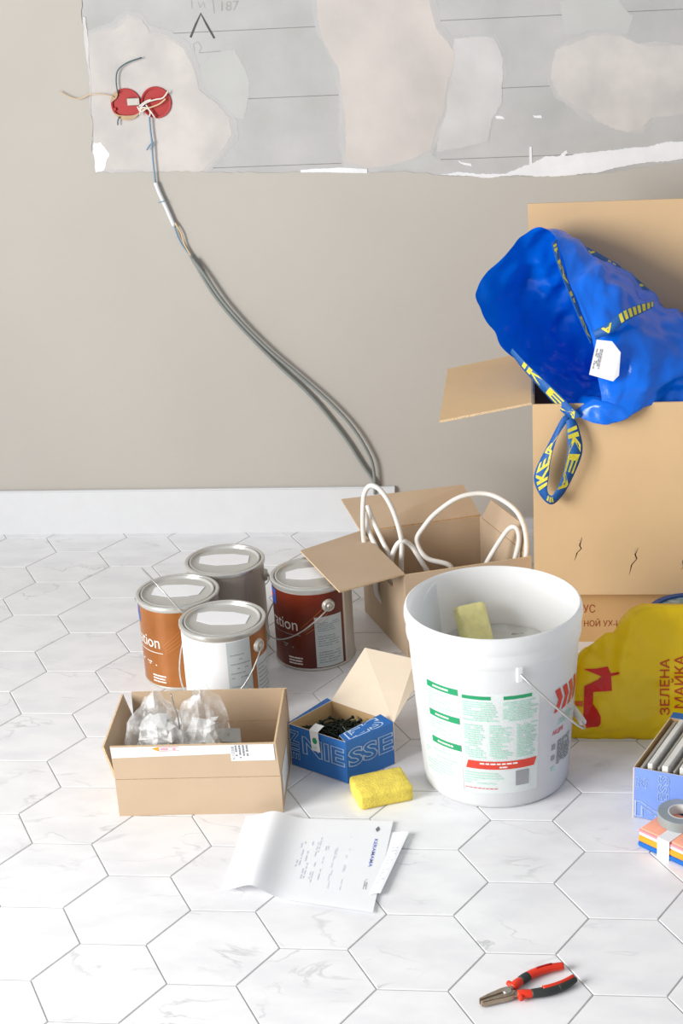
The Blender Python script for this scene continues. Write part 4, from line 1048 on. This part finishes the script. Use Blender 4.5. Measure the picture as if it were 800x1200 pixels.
# cloth pack with band, tape roll on it
K0 = V((.197, .022, 0)); ka = V((.76, -.65, 0)).normalized(); kb = V((-ka.y, ka.x, 0))
pk = thing('cloth_pack', K0, 'pack of striped sponge cloths held by a white paper band', 'cloth pack')
ko = pk.location.copy(); z = 0
kl, kw = .15, .084
for nm, h, inset in (('cloth_blue', .010, 0), ('cloth_orange', .012, .0005), ('cloth_white', .007, .0015), ('cloth_pink', .004, .001), ('cloth_salmon', .004, .004)):
    me = rbox(kl-inset*2, kw-inset*2, h, min(h*.42, .004), 2)
    for v in me.vertices:
        x, y = v.co.x, v.co.y; sx = .0015*noise.noise(V((x*30, y*30, z*90)))
        # round the corners in plan
        q_ = K0+ka*(x+kl/2)+kb*(y+kw/2-.004)+V((0, 0, v.co.z+z+sx*.5*(z > 0))); v.co = q_
    for p in me.polygons: p.use_smooth = True
    obj('cloth', me, M[nm], pk, ko); z += h-.0002
ptop = z
bw0, bw1 = .042, .066
band = [(-.0052, 0), (-.0052, ptop+.0008), (kw-.003, ptop+.0008), (kw-.003, 0)]
obj('paper_band', gridpatch(lambda u, v: K0+ka*(bw0+(bw1-bw0)*u)+kb*(band[round(v*3)][0])+V((0, 0, band[round(v*3)][1])), 1, 3, False), M['paper'], pk, ko)
tp = at(797, 957, 0); tpc = atz(798, 956, ptop+.0095)
tr = thing('tape_roll', (tpc.x, tpc.y, ptop+.0003), 'roll of grey electrical tape lying on the cloth pack', 'tape')
obj('tape', lathe([(.0225, .0005), (.0390, 0), (.0400, .001), (.0400, .017), (.0390, .018), (.0225, .0176)], 48, closed=True), M['tape_grey'], tr)
obj('core', lathe([(.0205, .0), (.0226, .0), (.0226, .018), (.0205, .018)], 48, closed=True), M['tape_core'], tr)

# ------------------------------------------------------------------ papers
def paper(name, quad, curlfn, z0, label, parts):
    t = thing(name, (*quad[0], 0), label, 'paper')
    q = [V((*p, 0)) for p in quad]
    def fn(u, v, o=0):
        p = (q[0]*(1-u)+q[1]*u)*(1-v)+(q[3]*(1-u)+q[2]*u)*v; p = p.copy(); dx, dz = curlfn(u, v); p.x += dx; p.z = z0+dz+o; return p
    t.location = (*quad[0], 0)
    obj('sheet', gridpatch(fn, 40, 20), M['paper'], t, t.location)
    parts(t, fn); return t
def pap2(t, fn): obj('fine_print', words(lambda x, y: fn(.9+x*.08, .15+y*.6, .0005), 1, 1, 12, .3, .5, (.1, .3), 3), M['ink'], t, t.location)
paper('paper_sheet', [(-.385, -.150), (-.2280, -.140), (-.1935, .040), (-.36, .070)], lambda u, v: (0, .001+.006*math.exp(-((u-.98)/.12)**2)), .0008, 'second white sheet peeking out under the printed page', pap2)
def pap1(t, fn):
    for k, (u0, u1) in enumerate(((.42, .46), (.475, .51), (.53, .56), (.59, .62), (.66, .68), (.74, .76))):
        obj('fine_print', words(lambda x, y: fn(u0+(u1-u0)*(1-y), .18+.62*x, .0006), 1, 1, 2, .35, .55, (.03, .14), 10+k), M['ink'], t, t.location)
    obj('fine_print', words(lambda x, y: fn(.90+.025*(1-y), .22+.12*x, .0006), 1, 1, 3, .4, .8, (.05, .2), 18), M['ink_dark'], t, t.location)
    def tx_(x, y): return fn(.925-y, .66-x, .0006)
    text_on('heading', 'KERAMAMA', lambda x, y: fn(.905+y, .78-x, .0006), .022, .32, M['ink_blue'], t, t.location, bold=.01)
    obj('diamond_mark', mesh([fn(.895, .895, .0006), fn(.91, .86, .0006), fn(.925, .895, .0006), fn(.91, .93, .0006)], [(0, 1, 2, 3)]), M['ink_dark'], t, t.location)
def curl1(u, v):
    b = .018*math.exp(-((u-.20)/.12)**2)*(1-.2*v)
    return (0, .0035+b+.002*math.exp(-((u-.0)/.05)**2))
paper('paper_sheet', [(-.492, -.135), (-.2363, -.188), (-.2245, .078), (-.488, .0845)], curl1, .001, 'large printed white page with curled end lying by the carton', pap1)

# ------------------------------------------------------------------ combination pliers
pa = atz(562, 1176, .006); pb = atz(668, 1140, .006)
ang = math.atan2(pb.y-pa.y, pb.x-pa.x); Lp = (pb-pa).length
pl = thing('pliers', (pa.x, pa.y, 0), 'combination pliers with red and black grips lying on the tiles', 'pliers', None, ang)
def pl_shape(outline, z0, z1, bev=.0015, name='', m=None):
    bm = bmesh.new(); f = bm.faces.new([bm.verts.new((x, y, z0)) for x, y in outline])
    if f.normal.z < 0: f.normal_flip()
    r = bmesh.ops.extrude_face_region(bm, geom=[f])
    for g in r['geom']:
        if isinstance(g, bmesh.types.BMVert): g.co.z = z1
    bmesh.ops.recalc_face_normals(bm, faces=bm.faces)
    bmesh.ops.bevel(bm, geom=bm.edges[:], offset=bev, segments=2, affect='EDGES')
    me = bpy.data.meshes.new('m'); bm.to_mesh(me); bm.free()
    return obj(name, me, m, pl)
k = Lp/.158
sc_ = lambda P: [(x*k, y*k) for x, y in P]
pl_shape(sc_([(0, .0006), (.002, .006), (.022, .0095), (.040, .0115), (.052, .011), (.058, .006), (.058, .0006)]), .002, .012, .0012, 'jaw', M['jaw'])
pl_shape(sc_([(0, -.0006), (.058, -.0006), (.060, -.006), (.052, -.012), (.040, -.0115), (.022, -.0085), (.002, -.006)]), .002, .012, .0012, 'jaw', M['jaw'])
me = lathe([(0, .0138), (.006, .0138), (.0072, .0125), (.0072, .0118)], 20, (.047*k, 0, 0)); obj('pivot', me, M['steel'], pl)
def handle(s):
    path = [V((.052*k, s*.0055, .007)), V((.064*k, s*.010, .0075)), V((.08*k, s*.0165, .0075)), V((.105*k, s*.0225, .0075)), V((.132*k, s*.0225, .0075)), V((.156*k, s*.0175, .0075))]
    P = spline(path, 8); n = len(P)
    def seg(i0, i1, ra, nm, m, sq=.85):
        me = tube(P[i0:i1+1], ra, 12, 1)
        for v in me.vertices: v.co.z = .0075+(v.co.z-.0075)*sq
        return obj(nm, me, m, pl)
    seg(0, 8, .0045, 'tang', M['jaw'])
    seg(6, 17, lambda t: .0062+.0012*math.sin(t*3.14), 'grip_collar', M['grip_red'])
    seg(16, 30 if s < 0 else 22, lambda t: .0072+.0006*math.sin(t*3.14), 'grip_pad', M['grip_black'])
    if s < 0:
        seg(29, n-1, lambda t: .0074-.0022*t*t, 'grip_end', M['grip_black'])
        me = tube([p+V((0, .003, .0035)) for p in P[22:n-1]], lambda t: .0046-.001*t, 8, 1); obj('grip_inlay', me, M['grip_red'], pl)
    else:
        seg(21, n-1, lambda t: .0074-.0012*t*t, 'grip_end', M['grip_red'])
        me = tube([p+V((0, .001, .0062)) for p in P[26:n-6]], .0016, 6, 1); obj('grip_inlay', me, M['red_box'], pl)
    # finger guard
    i = 8; t = (P[i+1]-P[i-1]).normalized(); w = V((-t.y, t.x, 0))*s
    me = tube([P[i]-w*.004, P[i]+w*.006, P[i]+w*.0115+t*.001], lambda q_: .0052-.0012*q_, 10, 4); obj('finger_guard', me, M['grip_red'], pl)
handle(1); handle(-1)
